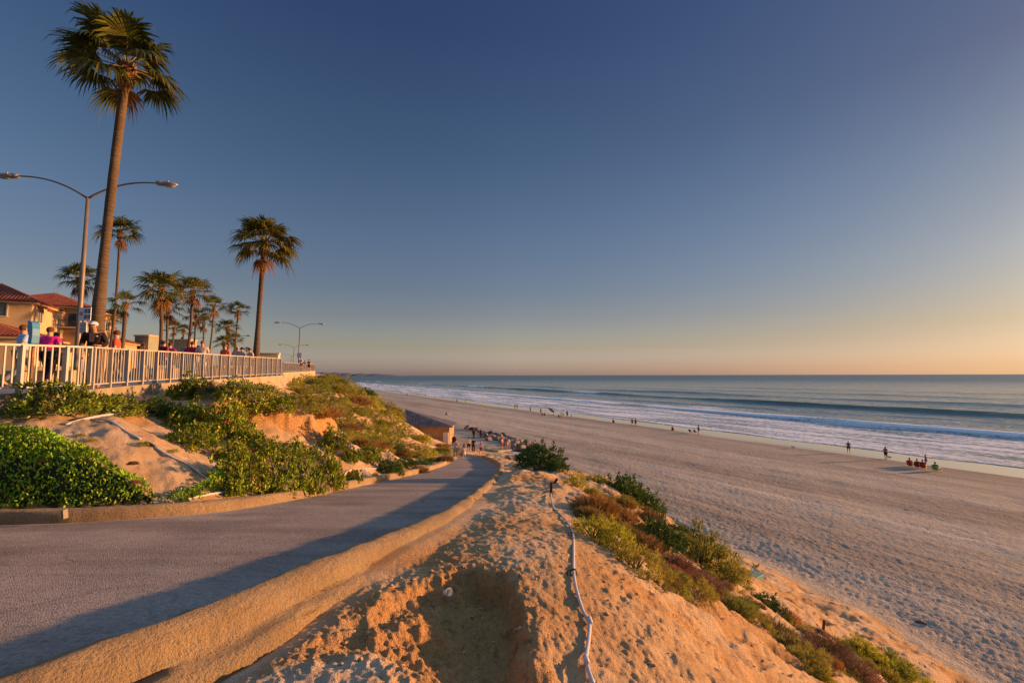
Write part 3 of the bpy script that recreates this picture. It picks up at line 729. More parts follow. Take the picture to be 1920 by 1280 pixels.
def shrub(kind, px, py, hw, h, label, group=None, flowers=None, Y=None, v=None, sink=.12):
    """shrub whose base stands where the photo pixel (px,py) meets the ground; hw and h are pixels in the photo"""
    p = ground(px, py) if Y is None else Vector((at(px, py, Y)[0], Y, hz(at(px, py, Y)[0], Y)))
    k = p.y/F; q_ = 1.0 if group == BG else 1.25; R_ = hw*k*(.90 if group == BG else 1.12*q_); H = h*k*(.92 if group == BG else .98*q_)
    p.y += R_*.4; p.x += (px-960)/F*R_*.4; p.z = hz(p.x, p.y)
    e = empty(DESC[kind], (p.x, p.y, p.z-sink*H), 0, label, 'shrub' if kind != 'grey' else 'succulent', group)
    nv = 1 if kind == 'grey' else 3
    v = random.randrange(nv) if v is None else v % nv
    e.rotation_euler.z = random.random()*6.28; e.scale = (R_, R_, H/(1.08 if group == BG else .92))
    if flowers:                                        # flower heads are spread through the foliage mesh
        fk = kind+str(v)+flowers
        if fk not in MESH:
            a_, b_ = MESH[kind+str(v)], MESH[flowers+('0' if flowers in ('fred', 'fyel') else str(v))]
            bm2 = bmesh.new(); bm2.from_mesh(a_); nf = len(bm2.faces); bm2.from_mesh(b_); bm2.faces.ensure_lookup_table()
            for f_ in bm2.faces[nf:]: f_.material_index = 1
            MESH[fk] = bpy.data.meshes.new('flowering_crown'); bm2.to_mesh(MESH[fk]); bm2.free()
            MESH[fk].materials.append(a_.materials[0]); MESH[fk].materials.append(b_.materials[0])
        link('foliage', MESH[fk], e)
    else: link('foliage', MESH[kind+str(v)], e)
    if hw > 14 and kind in ('stat', 'dark', 'gold', 'yel'): link('stems', MESH['stem'], e)
    return e
S = shrub
BG = 'shrubs planted on the bank below the railing'
S('stat',100,790,66,72,'rounded green shrub against the wall at the left end of the railing',BG,'frust')
S('stat',212,778,50,48,'low dark green shrub against the wall below the capped man',BG,'frust')
S('dark',292,772,38,50,'small dark shrub against the wall with rusty flower heads',BG,'frust')
S('stat',362,742,48,52,'rust-flowered shrub that rises in front of the railing',BG,'frust',Y=14.6)
S('stat',352,792,52,62,'dark leafy shrub at the upper edge of the bare dirt patch',BG,'frust')
S('stat',418,820,56,88,'tall green shrub in the middle of the big clump left of the eroded ledge',BG,'frust')
S('stat',362,838,46,54,'bright shrub that shades the bare dirt and the white hose',BG)
S('stat',432,868,40,50,'rusty leafed shrub low in the big clump',BG,'frust')
S('stat',442,920,58,84,'big bright green shrub nearest the kerb beside the bare dirt',BG,'frust')
S('stat',510,922,44,84,'green shrub by the kerb, right of the biggest bright one',BG,'fpur')
S('stat',565,920,44,86,'mauve-flowered leafy shrub by the kerb under the eroded ledge',BG,'fpur')
S('stat',612,912,36,76,'leafy shrub by the kerb, last of the tall row',BG,'fpur')
S('stat',490,868,50,50,'leafy shrub half hidden behind the kerb row',BG,'frust')
S('stat',545,866,40,42,'small leafy shrub at the foot of the eroded ledge',BG,'fpur')
S('stat',500,785,58,52,'green shrub with mauve flowers on top of the eroded ledge',BG,'fpur')
S('stat',445,768,46,42,'mauve-flowered shrub between the ledge and the railing wall',BG,'fpur')
S('gold',535,775,34,38,'olive shrub at the right end of the ledge top',BG)
S('gold',410,745,44,32,'loose mauve-flowered shrub under the concrete wall',BG,'fpur')
S('gold',480,742,44,26,'low mauve-flowered shrub along the foot of the concrete wall',BG,'fpur')
S('gold',555,752,36,30,'olive shrub by the wall corner',BG)
S('stat',622,850,34,52,'round green shrub with mauve flowers right of the ledge',BG,'fpur')
S('stat',655,872,24,34,'dark green shrub just left of the red-flowered one',BG)
S('stat',688,868,26,36,'shrub with bright red flowers above the white pipe',BG,'fred')
S('dark',727,886,28,40,'dark blue-green shrub near the bend of the kerb',BG)
S('yel',745,893,16,24,'small yellow-green shrub beside the dark blue-green one',BG)
S('stat',663,908,17,24,'small round shrub by the kerb below the white pipe',BG)
S('brown',783,888,24,26,'brown dry shrub at the end of the bank by the path',BG)
S('yel',702,905,8,10,'tiny yellow-green tuft by the kerb stakes',BG)
S('dark',318,776,26,34,'small rusty dark shrub between the wall shrubs and the tall clump',BG,'frust')
S('stat',462,846,36,42,'green shrub in the hollow of the big clump below the ledge',BG,'frust')
S('stat',590,878,30,46,'leafy shrub behind the kerb row at the right end of the ledge',BG,'fpur')
S('gold',640,812,26,30,'olive shrub at the right shoulder of the eroded ledge',BG)
S('gold',600,775,28,28,'olive shrub above the right end of the eroded ledge',BG)
S('brown',680,840,26,30,'rust-brown bush above the red-flowered shrub',BG)
S('gold',715,842,28,32,'olive bush above the dark blue-green shrub',BG)
S('brown',750,858,26,30,'brown bush on the slope above the bend of the kerb',BG)
S('yel',150,820,9,7,'tiny green sprout on the bare dirt near the hedge',BG)
S('yel',268,838,12,10,'small green sprout beside the white hose joint',BG)
S('yel',325,850,10,7,'small green sprout right of the hose on bare dirt',BG)
S('yel',170,830,12,8,'low green sprout at the upper edge of the hedge',BG)
# hillside brush, placed plant by plant within the slope's outline in the photo
def in_poly(x, y, P):
    ins = False; n = len(P)
    for i in range(n):
        a, b = P[i], P[(i+1) % n]
        if (a[1] > y) != (b[1] > y) and x < (b[0]-a[0])*(y-a[1])/(b[1]-a[1])+a[0]: ins = not ins
    return ins
HILL = [(545,728),(590,708),(606,704),(640,720),(690,748),(735,780),(775,812),(810,830),(845,846),(835,862),(800,872),(760,872),(720,850),(690,838),(650,830),(615,815),(600,790),(572,770),(545,752)]
rr = random.Random(21); placed = []
LAB = {'gold': 'olive bush in the brush covering the hillside above the ramp', 'olivetwig': 'fine twiggy golden bush on the hillside above the ramp', 'brown': 'rust-brown dry bush on the hillside above the ramp', 'yel': 'yellow-green bush on the hillside above the ramp', 'dark': 'dark green bush among the brush on the hillside above the ramp'}
tries = 0
while len(placed) < 130 and tries < 6000:
    tries += 1
    x = rr.uniform(545, 845); y = rr.uniform(704, 872)
    if not in_poly(x, y, HILL): continue
    sz = 10+16*(1-abs((x-640)/260.))*rr.uniform(.6, 1.2)*(.6 if y < 730 else 1)
    sz = max(7, min(sz, 26))
    if any((x-a)**2+((y-b)*1.6)**2 < (.50*(sz+c))**2 for a, b, c in placed): continue
    bare = fbm(np.array([x/46.]), np.array([y/26.]), 2, 77)[0]
    if bare > .24 and y > 745: continue
    placed.append((x, y, sz))
placed.sort(key=lambda p: p[1])
for x, y, sz in placed:
    k = rr.choices(['gold', 'olivetwig', 'brown', 'yel', 'dark'], [34, 26, 14, 20, 8])[0]
    S(k, x, y+3, sz, sz*rr.uniform(.55, .85), LAB[k], 'brush on the hillside above the ramp', 'fpur' if rr.random() < .06 else None)
# seaward slope
RG = 'plants on the seaward slope'
S('dark',1012,880,32,38,'dense dark green bush standing alone at the bend of the sandy strip')
S('dark',1044,886,14,18,'small dark bush at the right foot of the lone dark bush',RG)
S('yel',1080,914,16,22,'bright green tuft near the black stake',RG)
S('yel',1118,906,16,12,'low green plant on the edge above the beach',RG)
S('dark',1165,932,28,38,'round green bush at the top edge above the beach',RG)
S('yel',1142,916,16,16,'yellow-green plant left of the round green bush',RG)
S('dark',1207,958,27,38,'dark spiky bush with a brown foot above the beach',RG)
S('brown',1212,984,24,26,'brown dry bush under the dark spiky one',RG)
S('olivetwig',1108,930,14,16,'small dry tuft below the black stake',RG)
S('brown',1112,970,36,34,'brown seed-stalk bush beside the bend of the hose',RG,'frust')
S('brown',1160,975,26,24,'brown dry bush between two green ones on the slope',RG)
S('yel',1110,1010,30,34,'yellow-flowered green shrub beside the hose',RG,'fyel')
S('yel',1150,1036,32,38,'yellow-green shrub below the yellow-flowered one',RG,'fyel')
S('gold',1188,1072,36,38,'olive brown-tinged shrub on the edge of the bare slope',RG)
S('gold',1225,1092,30,26,'low olive plant on the edge of the bare slope',RG)
S('dark',1238,1028,30,36,'dark green bush in the middle of the slope plants',RG)
S('dark',1280,1022,30,32,'dark bush with rusty side in the middle of the slope plants',RG)
S('gold',1310,1056,46,52,'large green bush on the slope above the beach sand',RG)
S('gold',1352,1086,38,44,'green bush at the lower end of the large one',RG)
S('red',1300,1090,40,30,'reddish dry brush below the large green bush',RG)
S('red',1260,1068,32,26,'reddish dry brush in front of the dark bushes',RG)
S('brown',1200,1024,30,24,'dry brown brush in the middle of the slope plants',RG)
S('yel',1272,1104,14,22,'small bright green bush on the edge of the bare slope',RG)
S('gold',1312,1120,24,22,'low olive bush on the edge of the bare slope',RG)
S('olivetwig',1370,1142,30,20,'thin olive brush trailing down the slope edge',RG)
S('gold',1405,1160,28,20,'low green mat on the lower slope edge',RG)
S('dark',1432,1132,24,26,'round dark bush near the green box',RG)
S('brown',1462,1150,26,22,'brown brush right of the round dark bush',RG)
S('grey',1468,1158,14,18,'grey-green succulent, topmost on the lower slope',RG)
S('grey',1500,1190,18,22,'largest grey-green succulent on the lower slope',RG)
S('grey',1524,1186,12,16,'grey-green succulent right of the largest one',RG)
S('grey',1552,1256,20,24,'grey-green succulent at the bottom edge of the photo',RG)
S('red',1440,1178,34,26,'reddish brush left of the largest succulent',RG)
S('red',1490,1222,40,30,'reddish brush below the largest succulent',RG)
S('red',1540,1225,36,28,'reddish brush right of the lower slope mat',RG)
S('olivetwig',1470,1206,30,22,'green-brown brush at the edge of the lower bare slope',RG)
S('gold',1510,1250,34,26,'olive plant near the bottom edge of the photo',RG)
S('red',1590,1262,38,28,'reddish brush at the bottom edge of the photo',RG)
S('yel',1612,1236,26,24,'green leafy plant on the lowest slope',RG)
S('yel',1660,1262,30,26,'bright green leafy plant at the foot of the slope',RG)
S('yel',1700,1282,24,22,'last green plant at the foot of the slope',RG)
rr = random.Random(5); RP = [(1090,930),(1190,945),(1260,1010),(1340,1040),(1400,1090),(1480,1160),(1600,1215),(1700,1262),(1690,1285),(1540,1285),(1450,1180),(1380,1145),(1300,1110),(1220,1080),(1130,1020),(1085,960)]
cnt = 0
while cnt < 130:
    x = rr.uniform(1080, 1700); y = rr.uniform(930, 1285)
    if not in_poly(x, y, RP): continue
    k = rr.choices(['red', 'brown', 'olivetwig', 'gold'], [14, 22, 32, 34])[0]; cnt += 1; sz = rr.uniform(9, 22)
    S(k, x, y, sz, sz*.85, {'red': 'small reddish dry tuft among the plants of the seaward slope', 'brown': 'small brown dry tuft among the plants of the seaward slope', 'olivetwig': 'small wiry olive tuft among the plants of the seaward slope', 'gold': 'small olive tuft among the plants of the seaward slope'}[k], 'small tufts on the seaward slope')
# clipped ground-cover hedge on the near bank
HP = [(-22,9.0),(-22,10.4),(-12.2,9.6)]
for q in ((0,782,9.0),(60,784,9.0),(110,797,8.9),(180,828,8.7),(240,862,8.6),(290,893,8.5),(316,930,8.35)): HP.append(at(q[0]+18, q[1]+12, q[2])[:2])
HP += [(p[0]-.12, p[1]+.40) for p in L_C[::-1] if -20 < p[0] < -6.05]
n_ = 90000; hx_ = rng.uniform(-20, -5.2, n_); hy_ = rng.uniform(7.2, 11, n_)
sd_ = poly_sdf(hx_+.12*fbm(hx_*2, hy_*2, 3, 3), hy_+.12*fbm(hx_*2, hy_*2, 3, 4), HP)
ok = (sd_ < 0) & ((hx_ > -13) | (rng.random(n_) < .35)); hx_, hy_, sd_ = hx_[ok], hy_[ok], sd_[ok]
top = .42*np.sqrt(np.clip(-sd_/.28, 0, 1))*(1+.25*fbm(hx_*1.5, hy_*1.5, 3, 8)); lay = 1-.35*rng.random(len(hx_))**2
hzv = height(hx_, hy_, fine=False)+top*lay
Pp = np.stack([hx_, hy_, hzv], -1); Dd = rng.normal(size=Pp.shape)*.55+[.1, -.1, 1.0]
hd = link('ground_cover_hedge', leaves_mesh('hedge_leaves', Pp, Dd, .055+.03*rng.random(len(Pp)), .034, mat=ML_HEDGE))
tag(hd, 'smooth clipped mound of small-leafed green ground cover beside the path', 'hedge')
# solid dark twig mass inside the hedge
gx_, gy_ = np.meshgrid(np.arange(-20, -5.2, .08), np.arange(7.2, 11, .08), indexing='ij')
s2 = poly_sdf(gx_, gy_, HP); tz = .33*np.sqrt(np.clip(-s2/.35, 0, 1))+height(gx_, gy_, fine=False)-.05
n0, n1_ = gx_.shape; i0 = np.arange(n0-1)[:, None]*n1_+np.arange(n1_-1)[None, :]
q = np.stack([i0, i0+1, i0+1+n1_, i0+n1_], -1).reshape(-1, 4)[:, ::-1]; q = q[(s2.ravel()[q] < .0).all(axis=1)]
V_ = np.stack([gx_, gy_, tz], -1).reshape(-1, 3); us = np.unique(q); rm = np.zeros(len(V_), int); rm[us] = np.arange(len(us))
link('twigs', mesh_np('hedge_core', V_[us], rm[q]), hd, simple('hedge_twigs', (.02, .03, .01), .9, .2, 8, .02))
for (a, b, s_) in ((252,903,9),(80,862,9),(248,868,6),(110,836,6)):
    for Yq in np.linspace(7.4, 10.5, 60):
        q3 = at(a, b, Yq)
        if q3[2] < hz(q3[0], q3[1])+.40 and poly_sdf(np.array([q3[0]]), np.array([q3[1]]), HP)[0] < 0: break
    e = empty('dead_sprig', q3, 0, 'small rusty dead sprig sticking out of the clipped hedge', 'twig', 'dead sprigs in the hedge'); e.scale = (.11, .08, .09)
    link('twigs', MESH['red0'], e)

# ------------------------------------------------------------------ palms
M_TRUNK = None
def trunkmat():
    t = NT('palm_trunk'); c = t.coords('Object'); sp = t.new('ShaderNodeSeparateXYZ'); t.t.links.new(c, sp.inputs[0])
    mp = t.new('ShaderNodeMapping'); t.t.links.new(c, mp.inputs['Vector']); mp.inputs['Scale'].default_value = (1, 1, 9)
    a = t.noise(mp.outputs[0], 2.2, 5, .65); b = t.noise(c, 1.1, 4)
    col = t.ramp(a, [(.3, (.06, .04, .025)), (.5, (.13, .088, .055)), (.7, (.19, .13, .085))])
    col = t.mix(.35, col, t.ramp(b, [(.3, (.08, .055, .035)), (.7, (.20, .14, .09))]))
    wv = t.math('SINE', t.math('MULTIPLY', t.math('ADD', sp.outputs[2], t.math('MULTIPLY', a, .04)), 70.))
    return t.fin(col, .92, t.bump(t.math('ADD', t.math('MULTIPLY', a, 1.2), t.math('MULTIPLY', wv, .18)), .035, 1.), spec=.1)
M_TRUNK = trunkmat()
M_BOOT = simple('palm_leaf_bases', (.27, .135, .06), .9, .45, 9, .03)
ML_PALM = leafmat('palm_frond', [(0.038,0.057,0.010),(0.068,0.086,0.014),(0.128,0.128,0.021),(0.205,0.157,0.029)], .4, .3, .5)
ML_DEAD = leafmat('palm_dead_frond', [(.16,.085,.035),(.22,.12,.05),(.12,.06,.03)], .8, .15)
M_PET = simple('palm_stalk', (.16, .13, .04), .5, .2, 4, 0)
def frond(V, Q, org, az, el, pet, fan, droop, rr, nb=26, ratio=1.0):
    """costapalmate fan leaf: pleated blades spreading from the end of a stalk"""
    d = Vector((math.cos(az)*math.cos(el), math.sin(az)*math.cos(el), math.sin(el)))
    side = Vector((-math.sin(az), math.cos(az), 0)); up = side.cross(d)*-1
    if up.z < 0: up = -up
    hub = Vector(org)+d*pet-Vector((0, 0, 1))*pet*droop*.22
    d2 = (d-Vector((0, 0, 1))*droop*.45).normalized(); up2 = side.cross(d2); up2 = up2 if up2.z > 0 else -up2
    tilt = rr.uniform(-.45, .45); s2 = (side*math.cos(tilt)+up2*math.sin(tilt)).normalized(); n2 = d2.cross(s2)
    if n2.z < 0: n2 = -n2
    for i in range(nb):
        t = (i/(nb-1)-.5)*2; a = t*rr.uniform(1.65, 1.8)
        bd = (d2*math.cos(a)+s2*math.sin(a)).normalized()
        L = fan*(1-.28*abs(t)**2)*rr.uniform(.80, 1.12)
        w = fan*.044; ps = bd.cross(n2).normalized()
        cup = n2*(.10*math.cos(a)*fan)
        p0 = hub; p1 = hub+bd*L*.5+n2*.05*L; p2 = hub+bd*L*.78-Vector((0, 0, 1))*L*(.10+.10*droop)
        p3 = hub+bd*L*.93-Vector((0, 0, 1))*L*(.32+.22*droop)*rr.uniform(.7, 1.3)
        b = len(V); pl = n2*w*(.35 if i % 2 else -.35)
        V.extend([p0-ps*w*.12, p0+ps*w*.12, p1-ps*w*.95-pl, p1+ps*w*.95+pl, p2-ps*w*.42, p2+ps*w*.42, p3])
        Q[0].append((b, b+1, b+3, b+2)); Q[0].append((b+2, b+3, b+5, b+4)); Q[1].append((b+4, b+5, b+6))
    return hub
def palm(base, crown, r0, r1, fan, label, n=30, dead=5, seed=1, curve=.0, cat='palm tree', group='palm trees on the promenade', bend=(0, 0), near=False, hi=26):
    base = Vector(base); crown = Vector(crown); rr = random.Random(seed)
    t = empty('palm_tree', base, 0, label, cat, group); C = crown-base; H = C.z
    ns = 26 if near else 10; P = []; Rr = []
    for i in range(ns+1):
        u = i/ns; bow = math.sin(u*math.pi)*curve
        P.append(Vector((C.x*u-bow*H*.5*bend[0], C.y*u-bow*H*.5*bend[1], -.3+(H+.3)*u)))
        Rr.append((r1+(r0-r1)*float(1-sstep(.05, .45, u)))*(1+rr.uniform(-.025, .025)))
    tb = MB().tube(P, Rr, 20 if near else 10)
    tb.build('trunk', M_TRUNK, t, True)
    # boots: old leaf bases round the neck
    bt = MB(); bl = fan*.62; ax = (P[-1]-P[-3]).normalized()
    for k in range(90 if near else 40):
        a = k*2.4; u = k/(90. if near else 40.); c = C-ax*bl*(1-u)+ax*.1
        o = Vector((math.cos(a), math.sin(a), .0)); rb = r1*(1.0+.35*math.sin(u*3.0))
        bt.bar(c+o*rb*.75-Vector((0, 0, .08*fan)), c+o*(rb+fan*.075)+Vector((0, 0, .09*fan)), fan*.075, fan*.03)
    bt.tube([C-ax*bl*1.05, C-ax*bl*.5, C+ax*.15], [r1*1.02, r1*1.25, r1*.8], 10)
    bt.build('leaf_bases', M_BOOT, t)
    # living fronds
    V = []; Q = ([], []); st = MB()
    for k in range(n):
        az = k*2.39996+rr.uniform(-.25, .25); u = (k+.5)/n
        el = R(82)-u*R(106)+rr.uniform(-.12, .12)
        pet = fan*rr.uniform(.62, .95)*(1.0 if u > .25 else .8); dr = .0+.45*u
        hub = frond(V, Q, C, az, el, pet, fan*rr.uniform(.82, 1.02)*(.85 if u < .12 else 1), dr, rr, hi)
        st.tube([C, C+(hub-C)*.5+Vector((0, 0, .04*fan)), hub], [fan*.022, fan*.016, fan*.012], 5, False)
    me = mesh_np('fan_fronds', [tuple(v) for v in V], Q[0], Q[1]); link('fronds', me, t, ML_PALM)
    st.build('leaf_stalks', M_PET, t)
    if dead:
        V = []; Q = ([], [])
        for k in range(dead):
            az = rr.uniform(0, 6.28)
            frond(V, Q, C-ax*bl*rr.uniform(.3, .9), az, R(rr.uniform(-75, -35)), fan*.35, fan*rr.uniform(.5, .75), 1.0, rr, 18)
        link('dead_fronds', mesh_np('dead_fan_fronds', [tuple(v) for v in V], Q[0], Q[1]), t, ML_DEAD)
    return t
def pbase(px, Y): x = ray(px, 700)[0]*Y; return Vector((x, Y, float(prom_z(Y))))
def ppalm(bpx, cpx, cpy, Y, fanpx, label, dY=0, **k):
    b = pbase(bpx, Y); c = Vector(at(cpx, cpy, Y+dY))
    b2 = pbase(bpx, Y)
    kk = Y/F; return palm(b2, c, k.pop('r0', .30), k.pop('r1', .17), fanpx*kk*.60, label, **k)
ppalm(172,240,126,15.4,122,'tallest palm, its thick ringed trunk leaning right behind the man in the cap',n=24,dead=1,seed=12,curve=.012,bend=(1,0),near=True,r0=.235,r1=.137,hi=34)
ppalm(478,497,455,31.5,72,'second tallest palm, standing alone at the seaward end of the near railing',n=34,dead=3,seed=9,curve=.01,bend=(1,0),near=True,r0=.245,r1=.155,hi=28)
PL = [ (200,226,432,46,44,'slim leaning palm just right of the tallest trunk',22,4,.16),
 (146,148,520,52,44,'palm whose crown shows on both sides of the street lamp pole',20,5,.2),
 (222,236,566,42,36,'short palm with few fronds right of the slim leaning one',12,3,.22),
 (297,303,540,54,52,'widest full crowned palm of the middle group',28,4,.26),
 (308,314,575,62,34,'palm half hidden behind the widest crown',18,5,.2),
 (346,362,545,60,42,'bushy palm right of the widest crown, trunk leaning right',24,6,.24),
 (356,368,590,70,26,'small palm with brown hanging fronds behind the bushy one',14,7,.18),
 (386,402,572,70,30,'thin palm with open crown between the bushy palms',16,3,.17),
 (377,382,602,78,24,'short palm left of the thin open one',14,6,.17),
 (432,447,580,82,26,'palm with small round crown left of the lone tall palm',16,2,.18),
 (424,427,612,60,26,'low bushy palm in the cluster left of the lone tall palm',22,2,.22),
 (418,420,640,56,22,'lowest palm of the cluster, fronds down to the railing',20,0,.22),
 (436,440,634,72,20,'small palm at the right side of the low cluster',14,2,.18),
 (315,327,612,88,24,'distant palm in front of the tan building',14,2,.2),
 (338,344,618,96,22,'distant palm between two bushy palms',14,2,.2),
 (462,463,654,170,9,'tiny distant round palm beside the lone tall palm',12,0,.2),
 (204,212,592,58,26,'feathery palm low behind the leaning trunks',20,0,.15) ]
for i, (b, c, y, Y, fp, lab, n, dd, r1) in enumerate(PL):
    ppalm(b, c, y, Y, fp, lab, n=n, dead=dd, seed=30+i, curve=.03, bend=(-1, 0), r0=r1*1.15, r1=r1*.72, hi=16)
# ------------------------------------------------------------------ retaining wall, railings
M_WALL = kerbmat('retaining_wall_concrete', (.52, .42, .28))
def wallrun(P, zt, zb, th, label, name='retaining_wall', mat=M_WALL):
    b = MB(); 
    for i in range(len(P)-1):
        a = Vector((*P[i], 0)); c = Vector((*P[i+1], 0)); d = (c-a).normalized(); nrm = Vector((d.y, -d.x, 0))
        q = [a, c, c-nrm*th, a-nrm*th]
        lo = [Vector((p.x, p.y, zb(p.y))) for p in q]; up_ = [Vector((p.x, p.y, zt(a.y if k in (0, 3) else c.y))) for k, p in enumerate(q)]
        s_ = len(b.v); b.v += [tuple(v) for v in lo+up_]
        for f_ in ((0,1,5,4),(2,3,7,6),(4,5,6,7),(1,2,6,5),(3,0,4,7)): b.f.append(tuple(s_+k for k in f_))
    o = b.build(name, mat); tag(o, label, 'wall'); return o
W1P = [p for p in EDGE if 0 <= p[1] <= 28.8]
W1P = [(-12.2, -14)]+W1P
wallrun([(x+.03, y) for x, y in W1P]+[(-14.42, 28.74)], lambda y: float(prom_z(y))-.005, lambda y: float(prom_z(y))-1.6, .28, 'concrete retaining wall under the near railing')
wallrun([(-14.42,28.76),(-15.6,30.6)], lambda y: float(prom_z(28.7))-.008, lambda y: float(prom_z(28.7))-2.2, .25, 'end face of the concrete retaining wall in shade')
W2P = [(-15.6,30.62),(-24,48),(-28.4,62),(-32.8,76)]
wallrun(W2P, lambda y: float(prom_z(y))+.0, lambda y: float(prom_z(y))-.62, .35, 'long concrete edge beam of the far promenade deck')
dk = MB()
for u in (48.5, 55, 62, 69, 75):
    x = float(np.interp(u, [48, 62, 76], [-24, -28.4, -32.8])); z = float(prom_z(u)); dk.box((x-.25, u, z-1.6), (.35, .35, 2.4))
tag(dk.build('deck_posts', M_WALL), 'row of concrete posts under the far promenade deck', 'post', kind='stuff')
M_RAIL = simple('railing_paint', (.43, .385, .33), .45, .12, 3, .001, 0, .4)
def railing(P, label, sp=.145, npk=6, hgt=1.07, lim=100, pw=.028):
    root = empty('railing', (P[0][0], P[0][1], float(prom_z(P[0][1]))), 0, label, 'railing'); O = root.location.copy()
    Pn = resample(np.array(P, float), max(2, int(np.hypot(*np.diff(np.array(P), axis=0).T).sum()/sp)+1))
    z = prom_z(Pn[:, 1]); keyP = [Vector((p[0], p[1], float(prom_z(p[1]))))-O for p in P]
    V3 = [Vector((a, b, float(c)))-O for (a, b), c in zip(Pn, z)]
    up = Vector((0, 0, 1)); top = MB(); bot = MB()
    for a, c in zip(keyP[:-1], keyP[1:]):
        top.bar(a+up*(hgt-.02), c+up*(hgt-.02), .055, .045); bot.bar(a+up*.11, c+up*.11, .04, .03)
    top.build('top_rail', M_RAIL, root); bot.build('bottom_rail', M_RAIL, root)
    npk_made = 0; rest = MB()
    for i, v in enumerate(V3):
        d = (V3[min(i+1, len(V3)-1)]-V3[max(0, i-1)]); rz = math.atan2(d.y, d.x)
        if i % npk == 0:
            m = MB().box((0, 0, hgt/2-.02), (.055, .13, hgt)); o = m.build('post', M_RAIL, root); o.location = v; o.rotation_euler.z = rz
        elif npk_made < lim:
            if npk_made == 0: pm = MB().box((0, 0, .10+(hgt-.14)/2), (pw, pw*.9, hgt-.16)).mesh('picket'); pm.materials.append(M_RAIL)
            o = link('picket', pm, root); o.location = v; o.rotation_euler.z = rz; npk_made += 1
        else:
            rest.box(v+up*(.10+(hgt-.14)/2), (pw, pw*.9, hgt-.16), rz)
    if rest.v: rest.build('pickets', M_RAIL, root)['kind'] = 'stuff'
    return root
off = lambda P, d: [(x-d, y) for x, y in P]
railing(off([(-11.05,5.6),(-10.88,8.4),(-10.78,9.6),(-10.52,11.5)], .10), 'pale painted picket railing at the left edge, in front of the capped man', npk=6)
railing(off([(-10.53,11.53),(-10.94,12.7),(-11.5,14.7),(-12.66,19.6),(-14.46,28.6)], .10), 'long pale picket railing along the top of the retaining wall')
railing(off([(-24,48),(-28.4,62),(-32.8,76)], .12), 'far straight railing along the promenade deck', sp=.16, npk=8)
railing([(-14.6,28.62),(-15.7,30.6),(-24.05,47.9)], 'short stretch of railing running back behind the wall corner', sp=.15, npk=8)

# ------------------------------------------------------------------ street lamps
M_POLE = simple('lamp_pole_paint', (.22, .17, .13), .5, .15, 4, 0, .3)
M_HEAD = simple('lamp_head_metal', (.32, .27, .23), .45, .12, 8, 0, .4)
M_LENS = simple('lamp_lens', (.35, .35, .36), .2, .05, 8, 0)
def lamp(px, topy, Y, span, ang, label, full=True):
    b = pbase(px, Y); z1 = at(px, topy, Y)[2]-b.z
    b.x = at(px, topy+40*18/Y, Y)[0]
    t = empty('street_lamp', b, 0, label, 'street lamp', 'double-armed street lamps of the promenade')
    MB().tube([(0,0,0),(0,0,.5),(0,0,z1*.5),(0,0,z1)], [.12,.105,.085,.06], 12).build('pole', M_POLE, t, True)
    MB().box((0,0,.12), (.36,.36,.24)).build('base', M_POLE, t, bevel=.02)
    for s in (-1, 1):
        ca, sa_ = math.cos(ang)*s, math.sin(ang)*s; P = []
        for i in range(13):
            u = i/12.; rr_ = span*u; P.append((ca*rr_, sa_*rr_, z1-.06+span*.33*(1-(1-u)**2.2)-.03*span*u*u))
        MB().tube(P, [.045-.018*i/12 for i in range(13)], 8).build('arm', M_POLE, t, True)
        e = Vector(P[-1]); h = MB(); d = Vector((ca, sa_, 0)); sd_ = Vector((-sa_, ca, 0))
        h.ball((0,0,0), (.40,.16,.10), 12, 8); 
        h.box((-.3,0,.02), (.22,.18,.14))
        o = h.build('lamp_head', M_HEAD, t, True); o.location = e+d*.33+Vector((0,0,-.02)); o.rotation_euler.z = math.atan2(sa_, ca)
        l = MB().ball((.06,0,-.045), (.26,.12,.085), 12, 6).build('lens', M_LENS, o, True)
        MB().tube([(0,0,.08),(0,0,.17)], .035, 8).build('photocell', M_HEAD, o, True)
    return t
lamp(163, 366, 18.0, 2.6, R(8), 'nearest double-armed street lamp, its pole left of the tallest palm')
lamp(562, 613, 62, 2.45, R(20), 'double-armed street lamp on the far deck, tallest of the far ones')
lamp(551, 650, 104, 2.5, R(20), 'double-armed street lamp left of and behind the far deck one')
lamp(546, 666, 150, 2.5, R(20), 'most distant double-armed street lamp, smallest of all')
def lamp1(px, topy, Y, label):
    b = pbase(px, Y); z1 = at(px, topy, Y)[2]-b.z; t = empty('street_lamp', b, 0, label, 'street lamp', 'street lamps half hidden by palms')
    MB().tube([(0,0,0),(0,0,z1)], [.11,.06], 8).build('pole', M_POLE, t, True)
    MB().tube([(0,0,z1-.05),(.6,0,z1+.3),(1.3,0,z1+.4)], .035, 6).build('arm', M_POLE, t, True)
    MB().ball((1.7,0,z1+.38), (.42,.16,.09), 10, 6).build('lamp_head', M_HEAD, t, True)
lamp1(440, 632, 66, 'single lamp reaching out of the low palm cluster'); lamp1(362, 634, 90, 'single lamp between the bushy palms')

